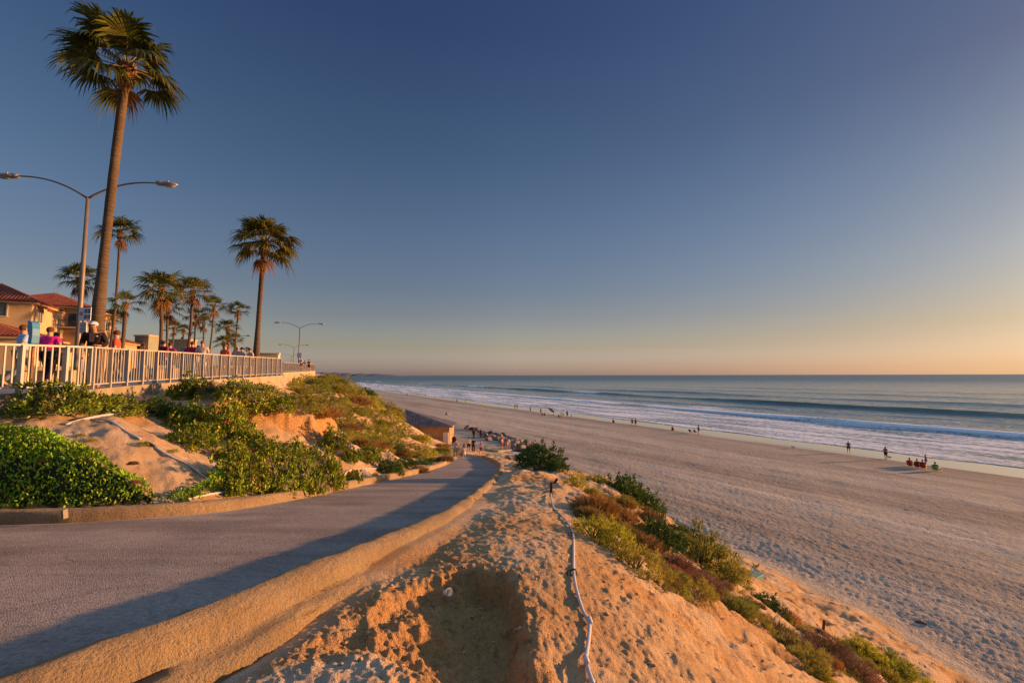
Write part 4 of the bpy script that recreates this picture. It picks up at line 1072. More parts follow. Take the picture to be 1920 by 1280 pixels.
# ------------------------------------------------------------------ houses
def roofmat():
    t = NT('terracotta_tiles'); c = t.coords('Object'); a = t.noise(c, 1.3, 4); 
    col = t.ramp(a, [(.3, (.20, .05, .03)), (.7, (.32, .10, .055))]); return t.fin(col, .85, t.bump(t.noise(c, 8, 3), .03), spec=.15)
M_TILE = roofmat(); M_STUC = simple('peach_stucco', (.52, .30, .14), .9, .08, 1.2, .006); M_STUCL = simple('cream_stucco', (.58, .39, .20), .9, .08, 1.2, .006)
M_GLASS = simple('window_glass', (.05, .055, .06), .08, .2, 2, 0, 0, .9); M_FRAME = simple('window_frame_white', (.55, .50, .42), .6, .05, 4, 0); M_BLIND = simple('window_blind', (.55, .48, .34), .8, .1, 3, 0)
M_IRON = simple('balcony_iron', (.05, .045, .04), .6, .1, 5, 0)
def tiled(root, quads, pitch=.30, name='roof'):
    """quads: (eave_a, eave_b, ridge_b, ridge_a); solid slope with half-round tile rows running up it"""
    o = MB()
    for a, b, c, d in quads:
        a, b, c, d = map(Vector, (a, b, c, d)); nrm = (b-a).cross(d-a)
        if nrm.length < 1e-4: nrm = (b-a).cross(c-a)
        nrm.normalize(); nrm = nrm if nrm.z > 0 else -nrm
        o.prism([a, b, c, d] if (c-d).length > 1e-3 else [a, b, c], -nrm*.12)
        L = (b-a).length; k = max(2, int(L/pitch))
        e = (b-a)/L; 
        for i in range(k):
            u = (i+.5)/k; p = a+(b-a)*u
            # tile rows run square to the eave until they meet the hip or ridge
            wv = (d-a)-e*((d-a).dot(e)); sl = wv.length; wv = wv/sl
            x = (p-a).dot(e); da = (d-a).dot(e); db = (c-a).dot(e)
            t_ = 1.0
            if da > 1e-6 and x < da: t_ = min(t_, x/da)
            if db < L-1e-6 and x > db: t_ = min(t_, (L-x)/(L-db))
            if t_ < .04: continue
            o.tube([p+nrm*.02, p+wv*sl*t_+nrm*.02], pitch*.27, 5, True)
    return o.build(name, M_TILE, root)
def window(root, x, y, z, w, h, nrm, blind=False, awning=False):
    """x,y,z centre on a wall whose outward normal is 'x' or '-y'"""
    if nrm == '-y': f = lambda a, b, c: (x+a, y-b, z+c); D = lambda a, b, c: (a, b, c)
    else: f = lambda a, b, c: (x+b, y+a, z+c); D = lambda a, b, c: (b, a, c)
    m = MB()
    m.box(f(0, .02, h/2+.05), D(w+.2, .12, .1)); m.box(f(0, .05, -h/2-.05), D(w+.3, .2, .1))
    m.box(f(-w/2-.05, .02, 0), D(.1, .12, h)); m.box(f(w/2+.05, .02, 0), D(.1, .12, h)); m.box(f(0, .02, 0), D(.06, .10, h))
    o = m.build('window', M_FRAME, root); 
    MB().box(f(0, -.01, 0), D(w, .04, h)).build('pane', M_BLIND if blind else M_GLASS, o)
    if awning:
        m = MB(); m.bar(f(-w*.8, .9, h/2-.15), f(w*.8, .9, h/2-.15), .1, .1); m.prism([f(-w*.8, .02, h/2+.35), f(w*.8, .02, h/2+.35), f(w*.8, .95, h/2-.1), f(-w*.8, .95, h/2-.1)], (0, 0, .08)); m.build('awning', M_TILE, o)
    return o
def house(name, loc, rz, W, D, H, rh, label, wins, mat, over=.6, extra=None):
    e = empty(name, loc, rz, label, 'house')
    MB().box((-W/2, D/2, H/2-1.5), (W, D, H+3)).build('wall', mat, e)
    a = over; x0, x1, y0, y1 = -W-a, a, -a, D+a; r = min(W, D)/2+a; z = H; zr = H+rh
    if W >= D: R0, R1 = (x0+r, (y0+y1)/2, zr), (x1-r, (y0+y1)/2, zr); qs = [((x0,y0,z),(x1,y0,z),R1,R0),((x1,y1,z),(x0,y1,z),R0,R1),((x1,y0,z),(x1,y1,z),R1,R1),((x0,y1,z),(x0,y0,z),R0,R0)]
    else: R0, R1 = ((x0+x1)/2, y0+r, zr), ((x0+x1)/2, y1-r, zr); qs = [((x0,y0,z),(x1,y0,z),R0,R0),((x1,y0,z),(x1,y1,z),R1,R0),((x1,y1,z),(x0,y1,z),R1,R1),((x0,y1,z),(x0,y0,z),R0,R1)]
    tiled(e, qs)
    MB().box((-W/2, D/2, H-.16), (W+a*1.7, D+a*1.7, .2)).build('eaves', M_STUCL, e)
    for wn in wins: window(e, *wn)
    return e
def hloc(px, py, Y): p = at(px, py, Y); return (p[0], p[1], float(prom_z(Y)))
# local frame: origin at the seaward near corner, -y faces the camera side, +x faces the sea
zH = lambda py, Y: at(100, py, Y)[2]-float(prom_z(Y))
Y2 = 66; H2 = zH(572, Y2)
h2 = house('stucco_house', hloc(152, 700, Y2), R(24), 11.5, 12, H2, 2.6, 'peach stucco house with red tiled hip roof, behind the signs', [(-4.4, 0, zH(598, Y2), 2.0, 1.3, '-y', True, True), (-8.4, 0, zH(598, Y2), 1.6, 1.3, '-y', False), (-4.4, 0, zH(641, Y2), 2.6, 1.2, '-y', False), (0, 3.0, zH(598, Y2), 1.6, 1.5, 'x'), (0, 8.0, zH(598, Y2), 1.6, 1.5, 'x'), (0, 3.0, zH(641, Y2), 1.6, 1.5, 'x')], M_STUC)
bl = MB(); zb = zH(612, Y2)
bl.box((-1.2, -.7, zb), (2.4, 1.4, .18)); b0 = bl.build('balcony', M_STUCL, h2)
rl = MB(); rl.bar((-2.3,-1.38,zb+1.0), (0,-1.38,zb+1.0), .05)
for k in range(16): rl.bar((-2.3+k*.153,-1.38,zb+.09), (-2.3+k*.153,-1.38,zb+1.0), .025)
rl.build('railing', M_IRON, b0)
MB().box((-1.2, -.02, zb+1.15), (1.3, .06, 2.0)).build('door', M_GLASS, h2)
MB().box((-2.5, -.35, H2/2-.2), (.35, .7, H2-.4)).build('pier', M_STUCL, h2)
Y1 = 50; H1 = zH(562, Y1)
h1 = house('stucco_house', hloc(50, 700, Y1), R(30), 12, 8, H1, 2.4, 'pale stucco house with dark tiled eaves at the left edge of the photo', [(-2.8, 0, zH(578, Y1), 1.7, 1.5, '-y'), (0, 2.3, zH(585, Y1), 1.2, 1.5, 'x', False, True), (-7, 0, zH(578, Y1), 1.7, 1.5, '-y')], M_STUCL)
Y0 = 42
h0 = house('tiled_pavilion', hloc(46, 700, Y0), R(26), 12, 7, zH(626, Y0), 1.35, 'low building with a red tiled roof in front of the pale house', [(-4, 0, 1.6, 1.8, 1.4, '-y')], M_STUCL)
h3 = house('tiled_pavilion', hloc(128, 700, 54), R(24), 9, 6, zH(652, 54), 1.2, 'low tiled roof below the balcony of the peach house', [(-3, 0, 1.6, 1.8, 1.4, '-y')], M_STUCL)
h4 = house('stucco_house', hloc(214, 700, 76), R(20), 7, 9, zH(636, 76), 1.5, 'small tiled house right of the leaning trunks', [(-2.4, 0, 3.6, 1.6, 1.4, '-y')], M_STUC)
M_GRN = simple('sage_stucco', (.27, .27, .19), .9, .08, 1, .005); M_TAN = simple('tan_stucco', (.40, .30, .17), .9, .08, 1, .005)
def block(px0, px1, pyt, Y, dep, label, mat, wins, par=.25):
    a = at(px0, pyt, Y); b = at(px1, pyt, Y); z0 = float(prom_z(Y)); H = a[2]-z0; W = b[0]-a[0]
    e = empty('flat_roofed_building', (b[0], Y, z0), 0, label, 'building')
    MB().box((-W/2, dep/2, H/2-1), (W, dep, H+2)).build('wall', mat, e); m = MB()
    m.box((-W/2, -.02, H+.02), (W+.3, .34, par)); m.box((0.02, dep/2, H+.02), (.34, dep-.1, par)); m.build('parapet', M_STUCL, e)
    for (fx, fz, w, h) in wins: window(e, -W*fx, 0, H*fz, w, h, '-y', random.random() < .4)
    return e
block(253, 279, 626, 84, 3, 'sage green flat-roofed building with a tall recessed bay', M_GRN, [(.5, .55, 1.3, 3.0)])
block(276, 296, 636, 88, 2.5, 'tan flat-roofed building between two palm trunks', M_TAN, [(.5, .6, 1.0, 1.2)])
block(316, 354, 634, 95, 2.5, 'yellowish building seen between the bushy palms', M_TAN, [(.25, .65, 1.2, 1.6), (.7, .65, 1.2, 1.6), (.5, .25, 1.2, 1.6)])
block(176, 250, 640, 98, 2.5, 'long grey flat-roofed building far behind the leaning trunks', M_GRN, [(.3, .7, 2.2, 1.0), (.6, .7, 2.2, 1.0)])
# low seat walls and planting strip on the promenade
M_SEAT = simple('seat_wall_concrete', (.48, .34, .19), .9, .1, 2, .01)
def lowwall(px0, px1, Y0_, Y1_, h, label, gap=True):
    a = pbase(px0, Y0_); b = pbase(px1, Y1_); e = empty('seat_wall', a, 0, label, 'low wall'); d = b-a
    m = MB(); m.bar(Vector((0,0,h-.06)), d+Vector((0,0,h-.06)), .55, .13); m.build('cap', M_SEAT, e)
    m = MB(); k = max(2, int(d.length/2.2))
    for i in range(k+1): m.box(d*(i/k)*.98+d*.01+Vector((0,0,(h-.12)/2)), (.4, .4, h-.12))
    m.build('supports', M_SEAT, e); return e
lowwall(34, 132, 14.2, 15.0, .55, 'low concrete seat wall behind the blue hood')
lowwall(262, 322, 20, 21, .6, 'low concrete seat wall behind the middle of the railing')
lowwall(400, 470, 27, 30, .6, 'low concrete seat wall near the lone tall palm')
M_YEL = simple('pale_yellow_panel', (.62, .50, .25), .7, .06, 3, 0)
e = empty('utility_enclosure', pbase(499, 33), R(20), 'pale yellow panelled enclosure behind the end of the near railing', 'enclosure')
MB().box((0,0,.72), (1.6,1.0,1.44)).build('body', M_YEL, e, bevel=.02); MB().box((0,0,1.5), (1.7,1.1,.08)).build('lid', M_FRAME, e)
gm = MB()
tag(sub and link('lawn_strip', mesh_np('lawn_strip', [(*( -22.0, 12.0), float(prom_z(12))+.03), (-14.5, 12.5, float(prom_z(12.5))+.03), (-24, 34, float(prom_z(34))+.03), (-40, 34, float(prom_z(34))+.03)], [(0,1,2,3)]), None, simple('lawn', (.06,.09,.02), .9, .3, 3, .02)), kind='structure')
# ------------------------------------------------------------------ people
SK = {}
def V3(*a): return Vector(a)
def pose(kind):
    """joint positions in metres for a 1.74 m adult facing +y (L = +x)"""
    J = dict(pel=V3(0,0,.95), wst=V3(0,0,1.10), ch=V3(0,0,1.32), nk=V3(0,0,1.47), hb=V3(0,.01,1.55), hd=V3(0,.015,1.63), ht=V3(0,.01,1.70))
    for s, n in ((1,'L'),(-1,'R')):
        J['sh'+n]=V3(.185*s,0,1.42); J['el'+n]=V3(.24*s,-.02,1.14); J['wr'+n]=V3(.25*s,.05,.90); J['ha'+n]=V3(.25*s,.08,.80)
        J['hp'+n]=V3(.10*s,0,.92); J['kn'+n]=V3(.11*s,.02,.50); J['an'+n]=V3(.11*s,-.02,.09); J['to'+n]=V3(.13*s,.17,.03)
    if kind == 'walk':
        J['knL']+=V3(0,.16,.02); J['anL']+=V3(0,.26,.02); J['toL']+=V3(0,.28,.06); J['knR']+=V3(0,-.02,0); J['anR']+=V3(0,-.30,.07); J['toR']+=V3(0,-.30,.0)
        J['elR']+=V3(0,.10,0); J['wrR']+=V3(0,.22,.05); J['haR']+=V3(0,.26,.07); J['elL']+=V3(0,-.12,0); J['wrL']+=V3(0,-.20,.02); J['haL']+=V3(0,-.24,.04)
    if kind == 'walk2':
        J['knR']+=V3(0,.12,.02); J['anR']+=V3(0,.18,.02); J['toR']+=V3(0,.2,.04); J['anL']+=V3(0,-.2,.04); J['toL']+=V3(0,-.2,0)
        J['elL']=V3(.30,-.04,1.18); J['wrL']=V3(.27,.14,1.08); J['haL']=V3(.25,.21,1.10)
    if kind == 'akimbo':
        for s, n in ((1,'L'),(-1,'R')): J['el'+n]=V3(.40*s,-.06,1.18); J['wr'+n]=V3(.21*s,.05,1.02); J['ha'+n]=V3(.17*s,.09,.98)
        J['anL']+=V3(.10,0,0); J['toL']+=V3(.12,0,0); J['anR']+=V3(-.06,0,0)
    if kind == 'lean':
        for k in ('wst','ch','nk','hb','hd','ht','shL','shR'): J[k]=J[k]+V3(0,(J[k].z-.95)*.30,-(J[k].z-.95)*.04)
        for s, n in ((1,'L'),(-1,'R')): J['el'+n]=V3(.25*s,.10,1.13); J['wr'+n]=V3(.17*s,.32,1.08); J['ha'+n]=V3(.14*s,.39,1.10)
    if kind == 'phone':
        for s, n in ((1,'L'),(-1,'R')): J['el'+n]=V3(.24*s,.06,1.14); J['wr'+n]=V3(.10*s,.28,1.24); J['ha'+n]=V3(.05*s,.33,1.30)
        J['hd']+=V3(0,.03,-.01); J['ht']+=V3(0,.04,-.02)
    if kind == 'sit':      # on a low chair, seat .22 m
        dz = -.66
        for k in list(J): J[k] = J[k]+V3(0,0,dz)
        for k in ('wst','ch','nk','hb','hd','ht','shL','shR','elL','elR'): J[k]=J[k]+V3(0,-(J[k].z-.29)*.28,0)
        for s, n in ((1,'L'),(-1,'R')):
            J['kn'+n]=V3(.15*s,.44,.44); J['an'+n]=V3(.16*s,.72,.09); J['to'+n]=V3(.18*s,.90,.09)
            J['wr'+n]=V3(.27*s,.14,.44); J['ha'+n]=V3(.25*s,.22,.45)
    if kind == 'ground':
        dz = -.83
        for k in list(J): J[k] = J[k]+V3(0,0,dz)
        for s, n in ((1,'L'),(-1,'R')):
            J['kn'+n]=V3(.16*s,.36,.42); J['an'+n]=V3(.14*s,.58,.08); J['to'+n]=V3(.15*s,.76,.04)
            J['el'+n]=V3(.26*s,.12,.40); J['wr'+n]=V3(.15*s,.34,.46); J['ha'+n]=V3(.08*s,.40,.46)
    return J
BONES = [('pel','wst'),('wst','ch'),('ch','nk'),('nk','hb'),('hb','hd'),('hd','ht')]+[b for n in 'LR' for b in (('ch','sh'+n),('sh'+n,'el'+n),('el'+n,'wr'+n),('wr'+n,'ha'+n),('pel','hp'+n),('hp'+n,'kn'+n),('kn'+n,'an'+n),('an'+n,'to'+n))]
RAD = dict(pel=(.145,.11), wst=(.125,.095), ch=(.15,.11), nk=(.055,.055), hb=(.062,.075), hd=(.078,.098), ht=(.05,.06), sh=(.062,.062), el=(.042,.042), wr=(.028,.030), ha=(.042,.020), hp=(.092,.092), kn=(.058,.060), an=(.038,.042), to=(.040,.028))
def skin_mesh(name, J, bones, rad, root='pel', sub=1, grow=0.):
    names = []; 
    for a, b in bones:
        for q in (a, b):
            if q not in names: names.append(q)
    me = bpy.data.meshes.new(name+'_cage'); me.from_pydata([tuple(J[q]) for q in names], [(names.index(a), names.index(b)) for a, b in bones], [])
    o = bpy.data.objects.new(name+'_cage', me); COL.objects.link(o)
    sm = o.modifiers.new('skin', 'SKIN'); sm.branch_smoothing = .3
    for i, q in enumerate(names):
        k = q if q in rad else q.rstrip('LR'); r = rad[k]; r = r if hasattr(r, '__len__') else (r, r)
        me.skin_vertices[0].data[i].radius = (r[0]+grow, r[1]+grow); me.skin_vertices[0].data[i].use_root = (q == root)
    ss = o.modifiers.new('sub', 'SUBSURF'); ss.levels = sub; ss.render_levels = sub
    dg = bpy.context.evaluated_depsgraph_get(); dg.update()
    m = bpy.data.meshes.new_from_object(o.evaluated_get(dg)); m.name = name
    bpy.data.objects.remove(o); bpy.data.meshes.remove(me)
    m.polygons.foreach_set('use_smooth', np.ones(len(m.polygons), bool)); return m
def lerp(a, b, t): return a+(b-a)*t
def body_kit(kind, hi=False):
    key = (kind, hi)
    if key in SK: return SK[key]
    J = pose(kind); bones = list(BONES); rad = dict(RAD); sub = 1
    if hi:
        sub = 2
        for n, s in (('L', 1), ('R', -1)):
            w, h = J['wr'+n], J['ha'+n]; d = (h-w).normalized(); sd = d.cross(V3(0,0,1)); sd = sd.normalized() if sd.length > .1 else V3(1,0,0)
            J['ha'+n] = w+d*.07
            for fi in range(4):
                o = (fi-1.5)*.019; ln = (.055,.068,.072,.06)[fi]; c = J['ha'+n]+sd*o+d*.02; e = c+d*ln*.6+V3(0,0,-.012); t = e+d*ln*.35+V3(0,0,-.03)
                for q, p in (('f%d%s0' % (fi, n), c), ('f%d%s1' % (fi, n), e), ('f%d%s2' % (fi, n), t)): J[q] = p; rad[q] = (.009, .009)
                bones += [('ha'+n, 'f%d%s0' % (fi, n)), ('f%d%s0' % (fi, n), 'f%d%s1' % (fi, n)), ('f%d%s1' % (fi, n), 'f%d%s2' % (fi, n))]
            p = w+d*.03-sd*s*.035; J['t%s0' % n] = p; J['t%s1' % n] = p+d*.045-sd*s*.012; rad['t%s0' % n] = (.012, .012); rad['t%s1' % n] = (.010, .010)
            bones += [('wr'+n, 't%s0' % n), ('t%s0' % n, 't%s1' % n)]
    K = {'J': J}
    K['body'] = skin_mesh('body', J, bones, rad, sub=sub)
    # clothes follow the same joints, a little wider, ending between joints
    Js = dict(J); Jr = dict(RAD)
    for n in 'LR':
        Js['sv'+n] = lerp(J['sh'+n], J['el'+n], .75); Js['lv'+n] = lerp(J['el'+n], J['wr'+n], .85); Js['th'+n] = lerp(J['hp'+n], J['kn'+n], .82); Js['sk'+n] = lerp(J['kn'+n], J['an'+n], .95)
    Js['nb'] = lerp(J['ch'], J['nk'], .75); Js['hem'] = lerp(J['pel'], J['wst'], .25)
    Jr.update(sv=(.058,.058), lv=(.040,.040), th=(.090,.090), sk=(.062,.064), nb=(.085,.075), hem=(.150,.118))
    K['tee'] = skin_mesh('shirt', Js, [('hem','wst'),('wst','ch'),('ch','nb')]+[b for n in 'LR' for b in (('ch','sh'+n),('sh'+n,'sv'+n))], Jr, 'hem', grow=.016)
    K['jacket'] = skin_mesh('jacket', Js, [('hem','wst'),('wst','ch'),('ch','nb')]+[b for n in 'LR' for b in (('ch','sh'+n),('sh'+n,'el'+n),('el'+n,'lv'+n))], Jr, 'hem', grow=.024)
    K['shorts'] = skin_mesh('shorts', Js, [b for n in 'LR' for b in (('pel','hp'+n),('hp'+n,'th'+n))], Jr, 'pel', grow=.016)
    K['trousers'] = skin_mesh('trousers', Js, [b for n in 'LR' for b in (('pel','hp'+n),('hp'+n,'kn'+n),('kn'+n,'sk'+n))], Jr, 'pel', grow=.018)
    if kind in ('stand', 'walk', 'walk2', 'akimbo', 'phone', 'lean'):
        Jd = dict(Js); Jd['lo'] = V3(0, .02, .48); Jr['lo'] = (.20, .17)
        K['dress'] = skin_mesh('dress', Jd, [('lo','pel'),('pel','wst'),('wst','ch'),('ch','nb')]+[b for n in 'LR' for b in (('ch','sh'+n),)], dict(Jr, sh=(.05,.05)), 'lo', grow=.012)
    hd = J['hd']
    b = MB().ball((hd.x, hd.y-.018, hd.z+.028), (.088, .104, .095), 12, 8); K['hair'] = b.mesh('hair')
    b = MB().ball((hd.x, hd.y-.018, hd.z+.028), (.090, .104, .097), 12, 8); b.tube([hd+V3(0,-.07,.02), hd+V3(0,-.11,-.14), hd+V3(0,-.10,-.30)], [.07,.075,.03], 10); K['long_hair'] = b.mesh('long_hair')
    b = MB().ball((hd.x, hd.y+.0, hd.z+.045), (.098, .112, .075), 14, 8); 
    b.prism([hd+V3(-.075,.08,.035), hd+V3(.075,.08,.035), hd+V3(.055,.185,.02), hd+V3(-.055,.185,.02)], (0,0,.012)); K['cap'] = b.mesh('cap')
    f = MB(); f.ball(hd+V3(0,.098,-.012), (.014,.022,.022), 6, 5)
    for s in (-1, 1): f.ball(hd+V3(.084*s,.0,-.01), (.014,.025,.034), 6, 5)
    K['features'] = f.mesh('nose_and_ears')
    for k in ('hair', 'long_hair', 'cap', 'features'): K[k].polygons.foreach_set('use_smooth', np.ones(len(K[k].polygons), bool))
    SK[key] = K; return K
CM = {}
def cloth(col, nm='cloth'):
    k = tuple(col)
    if k not in CM: CM[k] = simple(nm, col, .85, .12, 14, .002, 0, .15)
    return CM[k]
SKIN = simple('skin', (.50, .28, .18), .55, .08, 10, 0, 0, .3); SKIN2 = simple('skin_tan', (.36, .19, .11), .55, .08, 10, 0, 0, .3)
def piece(nm, me, parent, mat):
    o = bpy.data.objects.new(nm, me); COL.objects.link(o); o.parent = parent
    if len(me.materials) == 0: me.materials.append(mat)
    o.material_slots[0].link = 'OBJECT'; o.material_slots[0].material = mat; return o
def person(loc, rz, hgt, kind, label, top='tee', topc=(.6,.6,.6), low='shorts', lowc=(.1,.1,.1), hair='hair', hairc=(.05,.03,.02), skin=None, hi=False, group=None):
    K = body_kit(kind, hi); s = hgt/1.74
    e = empty('person', loc, rz, label, 'person', group); e.scale = (s, s, s)
    piece('body', K['body'], e, skin or SKIN)
    if top: piece({'tee': 'shirt', 'jacket': 'jacket', 'dress': 'dress'}[top], K[top], e, cloth(topc))
    if low and top != 'dress': piece(low, K[low], e, cloth(lowc))
    if hair: piece('hair' if hair != 'cap' else 'cap', K[hair], e, cloth(hairc))
    if hi: piece('nose_and_ears', K['features'], e, skin or SKIN)
    return e
def gp(px, py, ymin=20): return ground(px, py, ymin)
WH = (.75,.72,.68); BK = (.02,.02,.022); NV = (.03,.04,.09); RD = (.5,.04,.04); GY = (.25,.25,.26); KH = (.45,.33,.2); LB = (.35,.48,.68); PK = (.80,.03,.28); PU = (.28,.12,.35)
AWAY = 0.0
def pz(px, Y, x_off=0): p = pbase(px, Y); p.x += x_off; return p
# on the promenade
m1 = person(pz(176, 12.05), R(-157), 1.76, 'lean', 'man in white cap, sunglasses and dark jacket leaning on the railing under the tallest palm', 'jacket', (.028,.02,.025), 'trousers', (.40,.26,.13), 'cap', (.66,.58,.56), SKIN2, True)
K = body_kit('lean', True); hd = K['J']['hd']; g = MB()
for s in (-1, 1): g.box(hd+V3(.036*s, .108, .018), (.062, .016, .042)); g.bar(hd+V3(.06*s,.095,.022), hd+V3(.088*s,.0,.02), .006)
g.bar(hd+V3(-.03,.10,.024), hd+V3(.03,.10,.024), .008)
g.build('sunglasses', simple('dark_lens', (.01,.01,.01), .1, .1, 3, 0, 0, .8), m1)
MB().box(hd+V3(0,.088,-.052), (.042,.02,.010)).build('mouth', cloth((.28,.10,.08)), m1)
ch = K['J']['ch']; MB().prism([ch+V3(-.055,.145,.10), ch+V3(.055,.145,.10), ch+V3(.04,.165,-.12), ch+V3(-.04,.165,-.12)], (0,.012,0)).build('shirt_front', cloth((.12,.08,.09)), m1)
MB().box(ch+V3(-.10,.155,.03), (.035,.02,.03)).build('chest_badge', cloth((.7,.65,.5)), m1)
person(pz(38, 12.6), R(-20), 1.72, 'walk', 'person in pale blue shirt and grey trousers seen from behind, left of the blue hood', 'tee', LB, 'trousers', (.22,.20,.18), 'hair', (.12,.06,.03), None, True)
person(pz(88, 13.6), R(15), 1.74, 'walk2', 'person in bright pink shirt walking behind the railing, right of the blue hood', 'tee', PK, 'trousers', BK, 'hair', (.10,.05,.025), None, True)
person(pz(99, 15.2), R(10), 1.70, 'walk', 'person half hidden behind the pink shirted one', 'tee', (.55,.25,.12), 'shorts', (.15,.10,.08), 'hair', (.12,.06,.03))
person(pz(214, 14.2), R(120), 1.68, 'walk2', 'person in red and grey clothes behind the railing, right of the capped man', 'tee', (.45,.08,.05), 'trousers', (.2,.18,.17), 'hair', (.12,.06,.03))
person(pz(304, 21), R(0), 1.74, 'walk', 'person in dark red coat behind the railing below the widest palm', 'jacket', (.25,.02,.05), 'trousers', BK, 'hair', (.08,.04,.02))
person(pz(316, 22), R(10), 1.70, 'walk2', 'person in maroon top walking beside the dark red coat', 'tee', (.30,.03,.09), 'trousers', NV, 'hair', (.08,.04,.02))
person(pz(358, 22), R(0), 1.76, 'akimbo', 'person in crimson jacket behind the railing below the bushy palm', 'jacket', (.38,.02,.08), 'trousers', GY, 'hair', (.10,.04,.02))
person(pz(369, 24), R(190), 1.66, 'stand', 'person in dark top beside the crimson jacket', 'tee', (.12,.05,.05), 'shorts', GY, 'hair', (.05,.03,.02))
person(pz(377, 19), R(200), 1.62, 'stand', 'person in pale clothes just right of the crimson jacket', 'tee', (.6,.45,.38), 'shorts', WH, 'long_hair', (.2,.1,.05))
person(pz(420, 25), R(180), 1.76, 'stand', 'person in orange-red shirt behind the railing below the low palm cluster', 'tee', (.70,.12,.06), 'trousers', (.55,.15,.10), 'hair', (.25,.12,.05))
person(pz(442, 27), R(20), 1.74, 'walk', 'blond person left of the dark haired pair near the lone palm', 'tee', (.55,.4,.3), 'shorts', GY, 'hair', (.45,.28,.12))
person(pz(452, 27), R(160), 1.70, 'phone', 'dark haired person standing left of the lone palm trunk', 'tee', (.5,.42,.4), 'shorts', NV, 'hair', (.03,.02,.02))
person(pz(472, 27), R(150), 1.66, 'lean', 'person leaning at the foot of the lone palm', 'tee', (.55,.36,.28), 'shorts', BK, 'hair', (.10,.05,.03))
person(pz(563.5, 60), R(0), 1.85, 'walk', 'person in pinkish white top on the far deck under the street lamp', 'tee', (.75,.55,.55), 'shorts', GY, 'hair', (.3,.3,.3))
person(pz(570, 64), R(0), 1.50, 'walk2', 'small dark haired person between two walkers on the far deck', 'tee', (.2,.15,.12), 'shorts', GY, 'hair', (.03,.02,.02))
person(pz(578.5, 60), R(0), 1.60, 'walk', 'person in red top on the far deck by its end', 'tee', (.6,.03,.05), 'shorts', BK, 'hair', (.06,.03,.02))
# on the ramp
def ramp(px, pyf, pyh, rz, kind, label, hmax=None, **k):
    p = gp(px, pyf, 14); h = (pyf-pyh)*p.y/F
    if (hmax): h = min(h, hmax)
    k.setdefault('group', None); return person(p, rz, h, kind, label, **k)
ramp(853,861,823,R(-5),'walk','person in pale clothes at the left kerb beside the dark bin',top='tee',topc=(.5,.45,.42),low='trousers',lowc=(.4,.34,.3),hmax=1.7)
ramp(859.5,861,842,R(0),'walk','small child in white shirt walking down the path',topc=WH,lowc=(.5,.4,.35),hmax=1.15)
ramp(865.5,861,845,R(20),'walk2','small child in orange clothes between a white shirted child and a dark haired girl',topc=(.8,.25,.05),lowc=(.7,.2,.04),hmax=1.1)
ramp(869,861,832,R(0),'walk','dark haired girl in white dress on the path',top='dress',topc=WH,hair='long_hair',hairc=(.03,.015,.01),hmax=1.55)
ramp(878,848,820,R(0),'walk','man in white shirt and dark shorts walking down the path',topc=(.72,.66,.56),lowc=BK,hmax=1.78)
ramp(886.5,848,821,R(0),'walk2','person all in black next to the white shirted man',topc=BK,low='trousers',lowc=BK,hmax=1.74)
ramp(901,852,821,R(-10),'walk','woman in lilac top and grey shorts, nearest of the walkers',topc=(.55,.42,.55),lowc=(.12,.12,.15),hair='long_hair',hairc=(.35,.18,.07),hmax=1.68)
ramp(887.5,823,803.5,R(0),'stand','man in dark jacket standing alone beyond the foot of the path',top='jacket',topc=(.05,.04,.045),low='trousers',lowc=(.06,.045,.04),hmax=1.8)
ramp(901,822,803.5,R(180),'stand','person in dark red and black by the first boulders',top='tee',topc=(.12,.03,.04),low='trousers',lowc=NV,hmax=1.75)
ramp(940.5,845,821,R(60),'stand','bare armed person left of the pair beside the boulders',topc=(.5,.3,.22),lowc=(.3,.12,.1),hmax=1.7)
ramp(948,845,816,R(160),'stand','tall person in blue grey shirt beside the boulders',topc=(.2,.22,.32),lowc=(.45,.33,.26),hmax=1.82)
ramp(952.5,845,820,R(200),'walk2','person in pale top at the right of the group beside the boulders',topc=(.6,.52,.5),lowc=(.55,.45,.4),hmax=1.7)
# on the beach
def bp(px, pyf, kind, label, rz, hgt=1.72, **k):
    p = gp(px, pyf, 20); return person(p, rz, hgt, kind, label, **k)
bp(965,767,'stand','left one of a pair of people by the wash, left of the green surfboard',R(-60),topc=BK,lowc=NV,skin=SKIN2)
bp(969.3,767,'stand','right one of a pair of people by the wash, left of the green surfboard',R(-60),topc=GY,lowc=BK,skin=SKIN2)
bp(994,773.5,'stand','lone person at the water edge left of the green surfboard',R(-60),top=None,lowc=(.3,.1,.1),skin=SKIN2)
bp(1013.5,776.5,'stand','dark figure standing beside the seated pair by the wash',R(-60),topc=BK,lowc=BK,skin=SKIN2)
bp(1016,778.5,'ground','left one of the seated pair by the wash',R(-60),topc=GY,lowc=BK)
bp(1020.5,779,'ground','right one of the seated pair by the wash',R(-50),topc=(.3,.2,.15),lowc=BK)
bp(1047,783,'ground','person crouching at the left of the cluster right of the green surfboard',R(-60),topc=BK,lowc=GY)
bp(1051.5,783,'stand','person in white in the cluster right of the green surfboard',R(-60),hgt=1.4,topc=WH,lowc=WH)
bp(1056,783,'phone','person in pink top in the cluster right of the green surfboard',R(60),topc=(.7,.35,.35),lowc=GY)
bp(1063,783.5,'akimbo','tall dark figure right of the cluster by the wash',R(-60),hgt=1.8,topc=BK,lowc=BK,skin=SKIN2)
bp(1070.6,784,'stand','small child in red right of the tall dark figure by the wash',R(-60),hgt=1.05,topc=(.6,.2,.15),lowc=(.5,.1,.1))
bp(1149,793,'ground','lone person sitting at the wet edge below the mid beach',R(-60),topc=BK,lowc=BK)
bp(1185,800,'walk','left one of the pair strolling at the water edge',R(30),topc=(.2,.1,.08),lowc=BK,skin=SKIN2)
